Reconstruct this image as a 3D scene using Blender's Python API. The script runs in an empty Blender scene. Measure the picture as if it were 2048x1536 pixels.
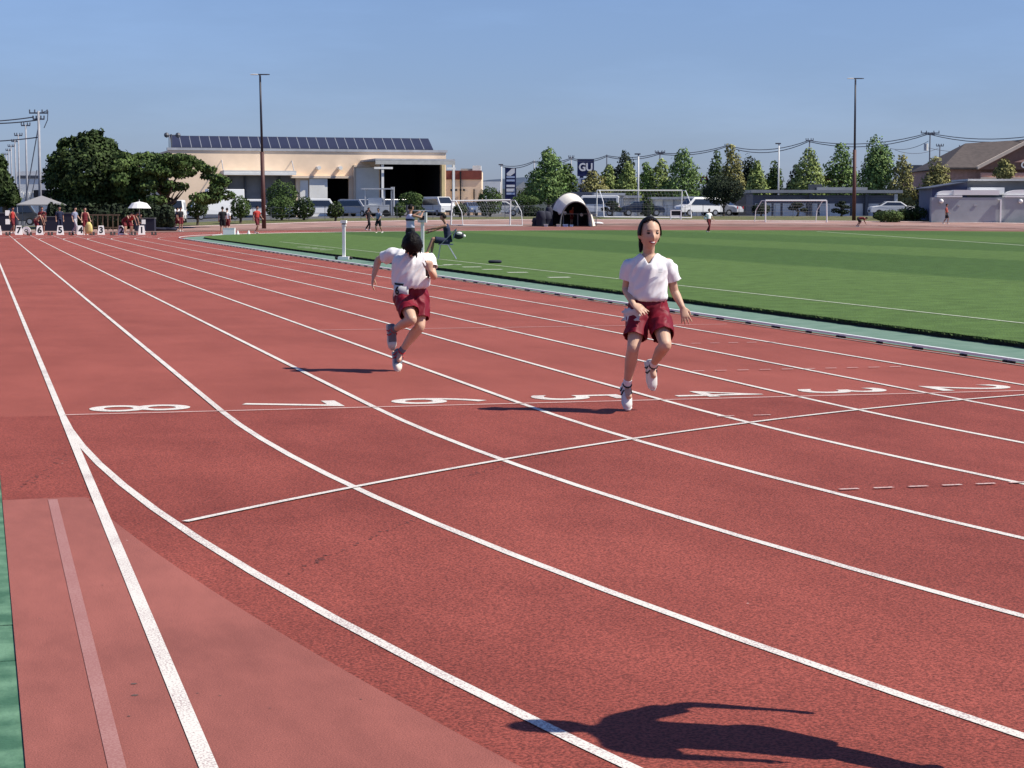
import bpy, bmesh, math, random
from mathutils import Vector, Matrix, noise
random.seed(7)
R_ = math.radians
SC = bpy.context.scene
COL = SC.collection
# ------------------------------------------------------------------ camera
CF, CX, CY, CZ, YAW, PITCH, ROLL = 3914.4, -10.335, -15.326, 1.585, .2661, .0890, .0016
CAM = Vector((CX, CY, CZ))
FW = Vector((math.sin(YAW)*math.cos(PITCH), math.cos(YAW)*math.cos(PITCH), -math.sin(PITCH)))
RT0 = Vector((math.cos(YAW), -math.sin(YAW), 0))
UP0 = RT0.cross(FW)
RT = RT0*math.cos(ROLL)+UP0*math.sin(ROLL)
UP = -RT0*math.sin(ROLL)+UP0*math.cos(ROLL)
FH = Vector((math.sin(YAW), math.cos(YAW), 0))
cd = bpy.data.cameras.new('camera'); co = bpy.data.objects.new('camera', cd); COL.objects.link(co)
cd.sensor_width = 36; cd.lens = CF/2048*36; cd.clip_end = 9000; cd.clip_start = .05
m = Matrix((( RT.x, UP.x, -FW.x, CX), (RT.y, UP.y, -FW.y, CY), (RT.z, UP.z, -FW.z, CZ), (0, 0, 0, 1)))
co.matrix_world = m
SC.camera = co
# ------------------------------------------------------------------ light
SUN_EL, SH_AZ = 49.0, 156.0           # sun height; direction in which shadows fall (from +x)
SUNDIR = Vector((-math.cos(R_(SH_AZ))*math.cos(R_(SUN_EL)), -math.sin(R_(SH_AZ))*math.cos(R_(SUN_EL)), math.sin(R_(SUN_EL))))
w = bpy.data.worlds.new('World'); SC.world = w; w.use_nodes = True
nt = w.node_tree; bg = nt.nodes['Background']
sky = nt.nodes.new('ShaderNodeTexSky'); sky.sky_type = 'NISHITA'; sky.sun_disc = False
sky.sun_elevation = R_(SUN_EL); sky.sun_rotation = math.atan2(SUNDIR.x, SUNDIR.y)
sky.altitude = 0; sky.air_density = 1.0; sky.dust_density = .2; sky.ozone_density = 5.0
hs = nt.nodes.new('ShaderNodeMix'); hs.data_type = 'RGBA'; hs.blend_type = 'MULTIPLY'; hs.inputs[0].default_value = 1
SKY_TINT = (.62, .72, .95, 1); SKY_STR = .086
tcw = nt.nodes.new('ShaderNodeTexCoord'); sxw = nt.nodes.new('ShaderNodeSeparateXYZ'); nt.links.new(tcw.outputs['Generated'], sxw.inputs[0])
rw = nt.nodes.new('ShaderNodeValToRGB'); nt.links.new(sxw.outputs[2], rw.inputs[0])
rw.color_ramp.elements[0].position = 0; rw.color_ramp.elements[0].color = (.48, .55, .90, 1)
rw.color_ramp.elements[1].position = .35; rw.color_ramp.elements[1].color = (.83, .83, 1.08, 1)
q_ = rw.color_ramp.elements.new(.10); q_.color = (.75, .77, 1.0, 1)
q_ = rw.color_ramp.elements.new(.035); q_.color = (.59, .65, .96, 1)
wz_ = nt.nodes.new('ShaderNodeTexNoise'); wz_.inputs['Scale'].default_value = 3; wz_.inputs['Detail'].default_value = 7; wz_.inputs['Roughness'].default_value = .62; wm_ = nt.nodes.new('ShaderNodeMapping'); wm_.inputs['Scale'].default_value = (1, 1, 5)
nt.links.new(tcw.outputs['Generated'], wm_.inputs[0]); nt.links.new(wm_.outputs[0], wz_.inputs[0])
wr_ = nt.nodes.new('ShaderNodeMapRange'); wr_.inputs[1].default_value = .45; wr_.inputs[2].default_value = .8; wr_.inputs[3].default_value = .97; wr_.inputs[4].default_value = 1.14; nt.links.new(wz_.outputs[0], wr_.inputs[0])
wk_ = nt.nodes.new('ShaderNodeMix'); wk_.data_type = 'RGBA'; wk_.blend_type = 'MULTIPLY'; wk_.inputs[0].default_value = 1; nt.links.new(rw.outputs[0], wk_.inputs[6]); nt.links.new(wr_.outputs[0], wk_.inputs[7])
nt.links.new(wk_.outputs[2], hs.inputs[7])
nt.links.new(sky.outputs[0], hs.inputs[6]); nt.links.new(hs.outputs[2], bg.inputs[0])
bg.inputs[1].default_value = SKY_STR
sl = bpy.data.lights.new('sun', 'SUN'); so = bpy.data.objects.new('sun', sl); COL.objects.link(so)
sl.energy = 4.9; sl.angle = R_(.5); sl.color = (1, .94, .84)
so.rotation_euler = SUNDIR.to_track_quat('Z', 'Y').to_euler()
SC.view_settings.view_transform = 'Standard'; SC.view_settings.look = 'None'
SC.view_settings.exposure = .35; SC.view_settings.gamma = 1; SC.view_settings.use_curve_mapping = False
# ------------------------------------------------------------------ camera geometry helpers
def ray(u, v): return FW+RT*((u-1024)/CF)-UP*((v-768)/CF)
def G(u, v, z=0):
    d = ray(u, v); t = (z-CZ)/d.z; return CAM+d*t
def PF(u, v, f):                      # point seen at (u,v) at horizontal forward distance f
    d = ray(u, v); return CAM+d*(f/d.dot(FH))
def PY(u, v, y):                      # point seen at (u,v) on the vertical plane Y=y
    d = ray(u, v); return CAM+d*((y-CY)/d.y)
def fa(x, y):
    p = Vector((x-CX, y-CY, 0)); f = p.dot(FH); return f, p.dot(RT0)/max(f, .01)
KA = [-.34, -.2, -.16, -.1, 0, .12, .3]
def interp(a, ys):
    if a <= KA[0]: return ys[0]
    for i in range(len(KA)-1):
        if a <= KA[i+1]:
            t = (a-KA[i])/(KA[i+1]-KA[i]); return ys[i]*(1-t)+ys[i+1]*t
    return ys[-1]
F0 = lambda a: interp(a, [124, 126, 131, 137, 143, 149, 154])
F1 = lambda a: interp(a, [140, 141, 147, 151, 158, 165, 166])
Z1 = lambda a: interp(a, [0, 0, .02, .12, .30, .46, .48])
Z2 = lambda a: interp(a, [.12, .2, .5, .78, .93, .98, 1.0])
F2 = lambda a: F1(a)+18
def TZ(x, y):
    f, a = fa(x, y)
    a = max(-.5, min(.6, a))
    f0, f1, f2 = F0(a), F1(a), F2(a)
    if f <= f0: return 0
    if f <= f1: return Z1(a)*(f-f0)/(f1-f0)
    if f <= f2:
        t = (f-f1)/(f2-f1); return Z1(a)+(Z2(a)-Z1(a))*t
    return Z2(a)
def base(u, f):
    p = PF(u, 430, f); return Vector((p.x, p.y, TZ(p.x, p.y)))
def zat(u, v, f): return PF(u, v, f).z
# ------------------------------------------------------------------ materials
MATS = {}
def mat(name, col, rough=.7, var=.0, scale=5, bump=0, bscale=40, metal=0, spec=.4, col2=None, lo=.35, hi=.65, stretch=None, island=0, detail=4, dist=.02):
    if name in MATS: return MATS[name]
    m = bpy.data.materials.new(name); m.use_nodes = True; n = m.node_tree; b = n.nodes['Principled BSDF']
    b.inputs['Roughness'].default_value = rough; b.inputs['Metallic'].default_value = metal
    b.inputs['Specular IOR Level'].default_value = spec
    b.inputs['Base Color'].default_value = (*col, 1)
    tc = n.nodes.new('ShaderNodeTexCoord'); mp = n.nodes.new('ShaderNodeMapping')
    n.links.new(tc.outputs['Object'], mp.inputs[0])
    if stretch: mp.inputs['Scale'].default_value = stretch
    src = None
    if col2 or var:
        nz = n.nodes.new('ShaderNodeTexNoise'); nz.inputs['Scale'].default_value = scale; nz.inputs['Detail'].default_value = detail
        n.links.new(mp.outputs[0], nz.inputs[0])
        r = n.nodes.new('ShaderNodeValToRGB'); r.color_ramp.elements[0].position = lo; r.color_ramp.elements[1].position = hi
        c2 = col2 or tuple(min(1, c*(1+var)) for c in col); c1 = col if col2 else tuple(c*(1-var) for c in col)
        r.color_ramp.elements[0].color = (*c1, 1); r.color_ramp.elements[1].color = (*c2, 1)
        n.links.new(nz.outputs[0], r.inputs[0]); src = r.outputs[0]
    if island:
        g = n.nodes.new('ShaderNodeNewGeometry'); mr = n.nodes.new('ShaderNodeMapRange')
        mr.inputs[3].default_value = 1-island; mr.inputs[4].default_value = 1+island
        n.links.new(g.outputs['Random Per Island'], mr.inputs[0])
        mx = n.nodes.new('ShaderNodeMix'); mx.data_type = 'RGBA'; mx.blend_type = 'MULTIPLY'; mx.inputs[0].default_value = 1
        if src: n.links.new(src, mx.inputs[6])
        else: mx.inputs[6].default_value = (*col, 1)
        n.links.new(mr.outputs[0], mx.inputs[7]); src = mx.outputs[2]
    if src: n.links.new(src, b.inputs['Base Color'])
    if bump:
        nb = n.nodes.new('ShaderNodeTexNoise'); nb.inputs['Scale'].default_value = bscale; nb.inputs['Detail'].default_value = 3
        n.links.new(mp.outputs[0], nb.inputs[0]); bp = n.nodes.new('ShaderNodeBump')
        bp.inputs['Strength'].default_value = bump; bp.inputs['Distance'].default_value = dist
        n.links.new(nb.outputs[0], bp.inputs['Height']); n.links.new(bp.outputs[0], b.inputs['Normal'])
    MATS[name] = m; return m
# ------------------------------------------------------------------ mesh helpers
class MB:
    def __init__(s): s.v = []; s.f = []
    def add(s, vs, fs):
        o = len(s.v); s.v += [tuple(v) for v in vs]; s.f += [tuple(o+i for i in f) for f in fs]; return s
    def box(s, x0, x1, y0, y1, z0, z1):
        return s.add([(x0, y0, z0), (x1, y0, z0), (x1, y1, z0), (x0, y1, z0), (x0, y0, z1), (x1, y0, z1), (x1, y1, z1), (x0, y1, z1)],
                     [(0, 3, 2, 1), (4, 5, 6, 7), (0, 1, 5, 4), (1, 2, 6, 5), (2, 3, 7, 6), (3, 0, 4, 7)])
    def tube(s, pts, rad, n=8, cap=True):
        pts = [Vector(p) for p in pts]; rr = rad if isinstance(rad, (list, tuple)) else [rad]*len(pts)
        rings = []; prev = None
        for i, p in enumerate(pts):
            t = (pts[min(i+1, len(pts)-1)]-pts[max(i-1, 0)]).normalized()
            if prev is None:
                a = Vector((0, 0, 1)) if abs(t.z) < .9 else Vector((1, 0, 0)); x = t.cross(a).normalized()
            else:
                x = (prev-t*prev.dot(t)).normalized()
            prev = x; y = t.cross(x)
            rings.append([p+(x*math.cos(2*math.pi*k/n)+y*math.sin(2*math.pi*k/n))*rr[i] for k in range(n)])
        vs = [v for r in rings for v in r]; fs = []
        for i in range(len(rings)-1):
            for k in range(n):
                a = i*n+k; b = i*n+(k+1) % n; fs.append((a, b, b+n, a+n))
        if cap: fs.append(tuple(range(n-1, -1, -1))); fs.append(tuple((len(rings)-1)*n+k for k in range(n)))
        return s.add(vs, fs)
    def loft(s, secs, n=16, cap=True, power=1.0):     # secs: (center, xvec, yvec) ellipses
        vs = []
        for c, x, y in secs:
            c, x, y = Vector(c), Vector(x), Vector(y)
            for k in range(n):
                a = 2*math.pi*k/n; ca, sa = math.cos(a), math.sin(a)
                ca = math.copysign(abs(ca)**power, ca); sa = math.copysign(abs(sa)**power, sa)
                vs.append(c+x*ca+y*sa)
        fs = []
        for i in range(len(secs)-1):
            for k in range(n):
                a = i*n+k; b = i*n+(k+1) % n; fs.append((a, b, b+n, a+n))
        if cap: fs.append(tuple(range(n-1, -1, -1))); fs.append(tuple((len(secs)-1)*n+k for k in range(n)))
        return s.add(vs, fs)
    def prism(s, poly, y0, y1):        # poly in (x,z), extruded along y
        n = len(poly); vs = [(x, y0, z) for x, z in poly]+[(x, y1, z) for x, z in poly]
        fs = [tuple(range(n)), tuple(range(2*n-1, n-1, -1))]+[(i, i+n, (i+1) % n+n, (i+1) % n) for i in range(n)]
        return s.add(vs, fs)
    def ball(s, c, r, n=12, rot=None):
        c = Vector(c); r = Vector(r if not isinstance(r, (int, float)) else (r, r, r)); m = n//2
        vs = []
        for i in range(m+1):
            th = math.pi*i/m
            for k in range(n):
                ph = 2*math.pi*k/n; p = Vector((r.x*math.sin(th)*math.cos(ph), r.y*math.sin(th)*math.sin(ph), r.z*math.cos(th)))
                if rot: p = rot @ p
                vs.append(c+p)
        fs = [(i*n+k, (i+1)*n+k, (i+1)*n+(k+1) % n, i*n+(k+1) % n) for i in range(m) for k in range(n)]
        return s.add(vs, fs)
    def build(s, name, m, parent=None, loc=None, smooth=False, fix=True):
        me = bpy.data.meshes.new(name); me.from_pydata(s.v, [], s.f); me.validate()
        if fix:
            bm = bmesh.new(); bm.from_mesh(me); bmesh.ops.remove_doubles(bm, verts=bm.verts, dist=1e-5)
            bmesh.ops.recalc_face_normals(bm, faces=bm.faces); bm.to_mesh(me); bm.free()
        if m: me.materials.append(m)
        o = bpy.data.objects.new(name, me); COL.objects.link(o)
        if parent: o.parent = parent
        if loc is not None: o.location = loc
        if smooth:
            for p in me.polygons: p.use_smooth = True
        return o
def tag(o, label=None, cat=None, group=None, kind=None):
    if label: o['label'] = label
    if cat: o['category'] = cat
    if group: o['group'] = group
    if kind: o['kind'] = kind
    return o
def thing(name, label, cat, loc=(0, 0, 0), rz=0, group=None):
    o = bpy.data.objects.new(name, None); COL.objects.link(o); o.location = loc; o.rotation_euler = (0, 0, rz)
    o.empty_display_size = .2
    return tag(o, label, cat, group)
def copy_tree(o, parent=None):
    c = o.copy(); COL.objects.link(c)
    if parent: c.parent = parent
    for ch in [x for x in o.children]: copy_tree(ch, c)
    return c
def text_mesh(s, name, m, parent=None, size=1, mat4=None, ext=.0, align='CENTER', bold=0):
    cu = bpy.data.curves.new(name, 'FONT'); cu.body = s; cu.size = size; cu.extrude = ext; cu.offset = bold
    cu.align_x = align; cu.align_y = 'CENTER'; cu.resolution_u = 6
    t = bpy.data.objects.new('t', cu); COL.objects.link(t)
    dg = bpy.context.evaluated_depsgraph_get(); me = bpy.data.meshes.new_from_object(t.evaluated_get(dg))
    bpy.data.objects.remove(t); me.name = name; me.materials.clear(); me.materials.append(m)
    if mat4: me.transform(mat4)
    o = bpy.data.objects.new(name, me); COL.objects.link(o)
    if parent: o.parent = parent
    return o
def remesh(o, voxel, smooth=4, post=None):
    md = o.modifiers.new('r', 'REMESH'); md.mode = 'VOXEL'; md.voxel_size = voxel
    if smooth:
        sm = o.modifiers.new('s', 'SMOOTH'); sm.iterations = smooth; sm.factor = .5
    dg = bpy.context.evaluated_depsgraph_get(); me = bpy.data.meshes.new_from_object(o.evaluated_get(dg))
    mt = o.data.materials[0] if o.data.materials else None
    o.modifiers.clear(); old = o.data; o.data = me; me.name = o.name
    me.materials.clear()
    if mt: me.materials.append(mt)
    bpy.data.meshes.remove(old)
    if post:
        me.update(); nr = [v.normal.copy() for v in me.vertices]
        for v, n_ in zip(me.vertices, nr): v.co = v.co+post(v.co.copy(), n_)
    for p in me.polygons: p.use_smooth = True
    return o
# ================================================================== SETTING
TR, TS = 35.4126, 87.16                # inner kerb radius, length of the straight
def red_mat(name, c1, c2, gran, bump, gv=.38, mid=1.2):
    m = bpy.data.materials.new(name); m.use_nodes = True; n = m.node_tree; b = n.nodes['Principled BSDF']
    b.inputs['Roughness'].default_value = .85; b.inputs['Specular IOR Level'].default_value = .25
    tc = n.nodes.new('ShaderNodeTexCoord')
    def nz(sc, det=4, rough=.5, st=None):
        t = n.nodes.new('ShaderNodeTexNoise'); t.inputs['Scale'].default_value = sc; t.inputs['Detail'].default_value = det
        t.inputs['Roughness'].default_value = rough
        if st:
            mp = n.nodes.new('ShaderNodeMapping'); mp.inputs['Scale'].default_value = st; n.links.new(tc.outputs['Object'], mp.inputs[0]); n.links.new(mp.outputs[0], t.inputs[0])
        else: n.links.new(tc.outputs['Object'], t.inputs[0])
        return t
    big = nz(.35, 5, .6); streak = nz(mid, 6, .65, (1, .35, 1)); fine = nz(gran, 3, .7)
    ramp = n.nodes.new('ShaderNodeValToRGB'); ramp.color_ramp.elements[0].position = .38; ramp.color_ramp.elements[1].position = .62
    ramp.color_ramp.elements[0].color = (*c1, 1); ramp.color_ramp.elements[1].color = (*c2, 1)
    mx = n.nodes.new('ShaderNodeMix'); mx.inputs[0].default_value = .45; n.links.new(big.outputs[0], mx.inputs[2]); n.links.new(streak.outputs[0], mx.inputs[3])
    n.links.new(mx.outputs[0], ramp.inputs[0])
    mr = n.nodes.new('ShaderNodeMapRange'); mr.inputs[1].default_value = .38; mr.inputs[2].default_value = .62; mr.inputs[3].default_value = 1-gv; mr.inputs[4].default_value = 1+gv
    n.links.new(fine.outputs[0], mr.inputs[0])
    mm = n.nodes.new('ShaderNodeMix'); mm.data_type = 'RGBA'; mm.blend_type = 'MULTIPLY'; mm.inputs[0].default_value = 1
    n.links.new(ramp.outputs[0], mm.inputs[6]); n.links.new(mr.outputs[0], mm.inputs[7])
    # scattered pale crumbs and dark specks
    vo = n.nodes.new('ShaderNodeTexVoronoi'); vo.inputs['Scale'].default_value = 6; n.links.new(tc.outputs['Object'], vo.inputs[0])
    lt = n.nodes.new('ShaderNodeMath'); lt.operation = 'LESS_THAN'; lt.inputs[1].default_value = .035; n.links.new(vo.outputs['Distance'], lt.inputs[0])
    sp = n.nodes.new('ShaderNodeSeparateColor'); n.links.new(vo.outputs['Color'], sp.inputs[0])
    g2 = n.nodes.new('ShaderNodeMath'); g2.operation = 'GREATER_THAN'; g2.inputs[1].default_value = .8; n.links.new(sp.outputs[0], g2.inputs[0])
    ml = n.nodes.new('ShaderNodeMath'); ml.operation = 'MULTIPLY'; n.links.new(lt.outputs[0], ml.inputs[0]); n.links.new(g2.outputs[0], ml.inputs[1])
    cc = n.nodes.new('ShaderNodeMix'); cc.data_type = 'RGBA'; n.links.new(ml.outputs[0], cc.inputs[0]); n.links.new(mm.outputs[2], cc.inputs[6])
    cr = n.nodes.new('ShaderNodeValToRGB'); cr.color_ramp.interpolation = 'CONSTANT'; cr.color_ramp.elements[0].color = (.05, .015, .012, 1); cr.color_ramp.elements[1].color = (.55, .35, .3, 1); cr.color_ramp.elements[1].position = .55
    n.links.new(sp.outputs[1], cr.inputs[0]); n.links.new(cr.outputs[0], cc.inputs[7])
    n.links.new(cc.outputs[2], b.inputs['Base Color'])
    if bump:
        bn = n.nodes.new('ShaderNodeBump'); bn.inputs['Strength'].default_value = bump; bn.inputs['Distance'].default_value = .004
        n.links.new(fine.outputs[0], bn.inputs['Height']); n.links.new(bn.outputs[0], b.inputs['Normal'])
    MATS[name] = m; return m
RED = red_mat('track_red_worn', (.222, .054, .037), (.298, .077, .055), 110, .6, .36, 1.5)
RED2 = red_mat('track_red_granular', (.182, .038, .026), (.265, .061, .043), 85, 1.0, .50, 2.0)
RED3 = red_mat('track_red_smooth_patch', (.225, .072, .056), (.325, .106, .082), 200, .2, .32, 5)
def white_mat(name, base_, spk, lo):
    m = bpy.data.materials.new(name); m.use_nodes = True; n = m.node_tree; b = n.nodes['Principled BSDF']; b.inputs['Roughness'].default_value = .7
    tc = n.nodes.new('ShaderNodeTexCoord'); t = n.nodes.new('ShaderNodeTexNoise'); t.inputs['Scale'].default_value = 120; t.inputs['Detail'].default_value = 3
    n.links.new(tc.outputs['Object'], t.inputs[0]); t2 = n.nodes.new('ShaderNodeTexNoise'); t2.inputs['Scale'].default_value = 2.3; n.links.new(tc.outputs['Object'], t2.inputs[0])
    ad = n.nodes.new('ShaderNodeMath'); ad.operation = 'MULTIPLY_ADD'; ad.inputs[1].default_value = .35; n.links.new(t2.outputs[0], ad.inputs[0]); n.links.new(t.outputs[0], ad.inputs[2])
    r = n.nodes.new('ShaderNodeValToRGB'); r.color_ramp.elements[0].position = lo; r.color_ramp.elements[1].position = lo+.05
    r.color_ramp.elements[0].color = (*spk, 1); r.color_ramp.elements[1].color = (*base_, 1)
    n.links.new(ad.outputs[0], r.inputs[0]); n.links.new(r.outputs[0], b.inputs['Base Color'])
    MATS[name] = m; return m
WHITE = white_mat('track_paint_white', (.70, .66, .585), (.40, .31, .29), .59)
WORN = white_mat('track_paint_worn', (.58, .46, .41), (.40, .2, .18), .62)
FADED = white_mat('track_paint_faded', (.37, .18, .155), (.31, .13, .11), .66)
def grid_sheet(name, fr, ar, fn, m, xmin=None):
    mb = MB(); nf, na = len(fr), len(ar); vs = []
    for i in range(nf):
        for a in ar:
            f = fr[i](a) if callable(fr[i]) else fr[i]
            p = CAM+FH*f+RT0*(a*f); x, y = p.x, p.y
            if xmin is not None: x = max(x, xmin)
            vs.append((x, y, fn(x, y)))
    fs = [(i*na+j, i*na+j+1, (i+1)*na+j+1, (i+1)*na+j) for i in range(nf-1) for j in range(na-1)]
    mb.add(vs, fs); o = mb.build(name, m, fix=False); tag(o, kind='structure'); return o
AR = [-.6+i*.03 for i in range(44)]
# ground far and wide, the track bed, the verge behind it
asphalt = mat('car_park_asphalt', (.10, .10, .10), .9, .25, 1.5, .3, 60)
vg = mat('verge_dry_grass', (.085, .10, .032), .95, scale=.9, col2=(.16, .145, .06), lo=.35, hi=.7, bump=.8, bscale=14, detail=8, dist=.1)
dirt = mat('left_field_ground', (.09, .10, .05), .95, .3, 1.0, .5, 30)
grid_sheet('car_park_ground', [lambda a: F2(a)+1, 260, 400, 800, 2000, 6000], AR, lambda x, y: TZ(x, y), asphalt)
grid_sheet('grass_verge', [F1]+[(lambda k: lambda a: F1(a)+19.0*k)(k/6) for k in range(1, 7)], AR, TZ, vg)
mb = MB(); mb.add([(-200, -60, -.03), (-13.6, -60, -.03), (-13.6, 126, -.03), (-200, 160, -.03)], [(0, 1, 2, 3)])
tag(mb.build('side_ground', dirt, fix=False), kind='structure')
mb = MB(); mb.add([(-13.6, -60, -.034), (200, -60, -.034), (200, 90, -.034), (-13.6, 90, -.034)], [(0, 1, 2, 3)])
tag(mb.build('sub_ground', dirt, fix=False), kind='structure')
fr = [14.85, 16.5, 20, 26, 34, 45, 60, 80, 100, 118, lambda a: min(F0(a), 155)]+[(lambda k: lambda a: F0(a)+(F1(a)-F0(a))*k)(k/4) for k in range(1, 5)]
# worn straight (y>0), and the newer granular bend (y<0)
def poly_sheet(name, pts, z, m, thick=None):
    mb = MB(); mb.add([(x, y, z) for x, y in pts], [tuple(range(len(pts)))]); o = mb.build(name, m, fix=False); tag(o, kind='structure'); return o
trk = grid_sheet('running_track', fr, AR, lambda x, y: TZ(x, y), RED, xmin=-10.235)
poly_sheet('track_bend_surface', [(-10.235, -15), (60, -15), (60, 0), (-10.235, 0)], .003, RED2)
arc = [(TR-45.42*math.cos(t), -45.42*math.sin(t)) for t in [x*.01 for x in range(10, 34)]]
poly_sheet('runoff_smooth_patch', [(-10.235, -4.42), (-9.9, -4.40)]+[(-9.80, -4.42), (-9.76, -4.5)]+arc+[(-10.235, arc[-1][1])], .005, RED3)
# old green surface at the left edge
GRN = mat('old_green_surface', (.04, .12, .066), .85, scale=4, col2=(.125, .25, .15), lo=.40, hi=.62, bump=.4, bscale=50, detail=8, dist=.01)
gs = MB()
for i, y in enumerate([-16, -8.33, -7.72, 4, 22, 50, 100]):
    if i: gs.box(-13.6, -10.233, prev+.012, y, -.2, -.002+.004*random.random())
    prev = y
tag(gs.build('green_surface_strip', GRN), kind='structure')
# painted lines
def strip(mb, pts, w_, z, side=None):
    pts = [Vector((p[0], p[1], 0)) for p in pts]; vs = []
    for i, p in enumerate(pts):
        t = (pts[min(i+1, len(pts)-1)]-pts[max(i-1, 0)]).normalized(); n = Vector((-t.y, t.x, 0))
        for s in (-.5, .5):
            q = p+n*w_*s; vs.append((q.x, q.y, (TZ(q.x, q.y) if q.y > 100 else 0)+z))
    mb.add(vs, [(2*i, 2*i+1, 2*i+3, 2*i+2) for i in range(len(pts)-1)])
LX = lambda k: -1.22*k+.025
def lane_path(k):
    r = TR-LX(k); a = []
    for i in range(60, 0, -1):
        t = i*.022; a.append((TR-r*math.cos(t), -r*math.sin(t)))
    a += [(LX(k), y) for y in (0, 5, 15, 30, 50, 70, 80, TS)]
    far = [(TR-r*math.cos(t), TS+r*math.sin(t)) for t in [x*.03 for x in range(1, 90)]]
    return a, far
for k in range(1, 9):
    a, far = lane_path(k)
    mb = MB(); strip(mb, a+far, .05, .0062)
    o = mb.build('lane_line', WHITE, fix=False); tag(o, kind='structure')
mb = MB()
for k in range(1, 9): strip(mb, [(LX(k), TS+1+i*3) for i in range(7)], .05, .009)
tag(mb.build('start_lane_lines', WORN, fix=False), kind='structure')
mb = MB(); strip(mb, [(LX(8), -.2), (LX(8), -2.2), (LX(8), -16)], .053, .0082); tag(mb.build('outer_straight_line', WHITE, fix=False), kind='structure')
mb = MB(); strip(mb, [(-9.97, -4.47), (-9.985, -9.8), (-9.99, -15)], .05, .0072); tag(mb.build('faded_line', FADED, fix=False), kind='structure')
mb = MB(); strip(mb, [(-9.72, 0), (.0, 0)], .042, .0092); tag(mb.build('finish_line', WORN, fix=False), kind='structure')
mb = MB(); strip(mb, [(-6.1, 10), (-.35, 10)], .035, .0092); tag(mb.build('thin_cross_line', FADED if 0 else WORN, fix=False), kind='structure')
pts = []
for i in range(60):
    r = TR+(9.76-.1)*i/59+.02; Ri = TR+.0; t = math.sqrt(max(0, r*r/Ri/Ri-1)); an = t-math.atan(t); pts.append((TR-r*math.cos(an), -r*math.sin(an)))
mb = MB(); strip(mb, pts, .045, .0105); tag(mb.build('curved_start_line', WHITE, fix=False), kind='structure')
mb = MB()
for y, x0, x1, st, L in [(2.65, -3.6, -1.45, .235, .12), (6.4, -2.45, -1.05, .235, .12), (-1.36, -4.9, -4.4, .3, .14), (-5.22, -5.66, -4.5, .215, .12)]:
    x = x0
    while x < x1: strip(mb, [(x, y), (x+L, y+.0)], .035, .0115); x += st
tag(mb.build('dashed_marks', WORN, fix=False), kind='structure')
ROAD_BROWN = mat('brown_road_surface', (.16, .095, .07), .95, scale=.5, col2=(.27, .15, .12)); ROAD_SHEEN = mat('road_pale_sheen', (.26, .155, .13), .95, scale=.5, col2=(.36, .22, .18))
BEND_BROWN = mat('far_bend_surface', (.17, .065, .048), .95, scale=.5, col2=(.23, .095, .072)); mb = MB(); strip(mb, [(TR-41.6*math.cos(t), TS+41.6*math.sin(t)) for t in [x*.03 for x in range(34, 90)]], 8.6, .012); tag(mb.build('far_bend_band', BEND_BROWN, fix=False), kind='structure')
mb = MB(); strip(mb, [(TR-48*math.cos(t), TS+48*math.sin(t)) for t in [x*.03 for x in range(20, 90)]], 4.4, .018); tag(mb.build('brown_band', ROAD_BROWN, fix=False), kind='structure')  # plain brown strip beyond the outer lane
mb = MB(); strip(mb, [(TR-55.5*math.cos(t), TS+55.5*math.sin(t)) for t in [x*.03 for x in range(18, 90)]], 7, .022); tag(mb.build('perimeter_road', ROAD_SHEEN, fix=False), kind='structure')  # pale pink colour paints grazing sheen onto the road
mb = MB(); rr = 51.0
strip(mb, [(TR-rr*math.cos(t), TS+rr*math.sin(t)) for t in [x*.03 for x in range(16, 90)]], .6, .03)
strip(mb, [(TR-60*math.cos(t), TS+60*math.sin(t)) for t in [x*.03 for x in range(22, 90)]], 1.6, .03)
tag(mb.build('outer_line_sheen', WORN, fix=False), kind='structure')  # wide pale strips: road edge line plus painted grazing sheen
# lane numbers painted before the finish line (tops point to the infield)
for k, ch in zip(range(8, 0, -1), '87654321'):
    cx = LX(k)+.61
    M4 = Matrix.Translation((cx-.035, .43, .0045)) @ Matrix.Rotation(R_(-90), 4, 'Z') @ Matrix.Diagonal((1.08, 1.12, 1, 1))
    o = text_mesh(ch, 'lane_number', WHITE, size=1.0, mat4=M4, bold=0 if ch == '4' else .004); tag(o, kind='structure')
# dark scuffs and the seam marks on the granular bend
SC_M = mat('rubber_scuff', (.13, .036, .028), .9, .2, 30)
def blot(pts, w_, z, seed):
    rnd = random.Random(seed); mb = MB()
    for a, b_ in zip(pts, pts[1:]):
        n_ = int((Vector(b_)-Vector(a)).length/.02)
        for i in range(n_):
            if rnd.random() < .45: continue
            q = i/n_; x = a[0]+(b_[0]-a[0])*q+rnd.gauss(0, w_); y = a[1]+(b_[1]-a[1])*q+rnd.gauss(0, w_); r_ = rnd.uniform(.003, .012)
            mb.add([(x+r_*math.cos(t), y+r_*1.6*math.sin(t), z) for t in (0, 1.25, 2.5, 3.8, 5)], [(0, 1, 2, 3, 4)])
    tag(mb.build('track_scuffs', SC_M, fix=False), kind='structure')
gp = lambda u, v: tuple(G(u, v, 0)[:2])
blot([gp(30, 985), gp(90, 945), gp(140, 895)], .035, .0042, 1)
blot([gp(575, 1150), gp(700, 1095), gp(835, 1038)], .012, .0042, 2)
blot([gp(930, 955), gp(1010, 930), gp(1120, 905)], .012, .0042, 3)
mb = MB()
for u, v, r_ in ((268, 1371, .012), (270, 1394, .013), (258, 1436, .006), (540, 1420, .004), (395, 1390, .005), (440, 1395, .005), (205, 1173, .005), (80, 1240, .004), (722, 1402, .005)):
    p = G(u, v, 0); mb.add([(p.x+r_*math.cos(t), p.y+r_*.8*math.sin(t), .0065) for t in (0, 1, 2, 3, 4, 5)], [(0, 1, 2, 3, 4, 5)])
tag(mb.build('surface_pits', mat('pit_grey', (.10, .07, .06), .9), fix=False), kind='structure')
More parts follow.
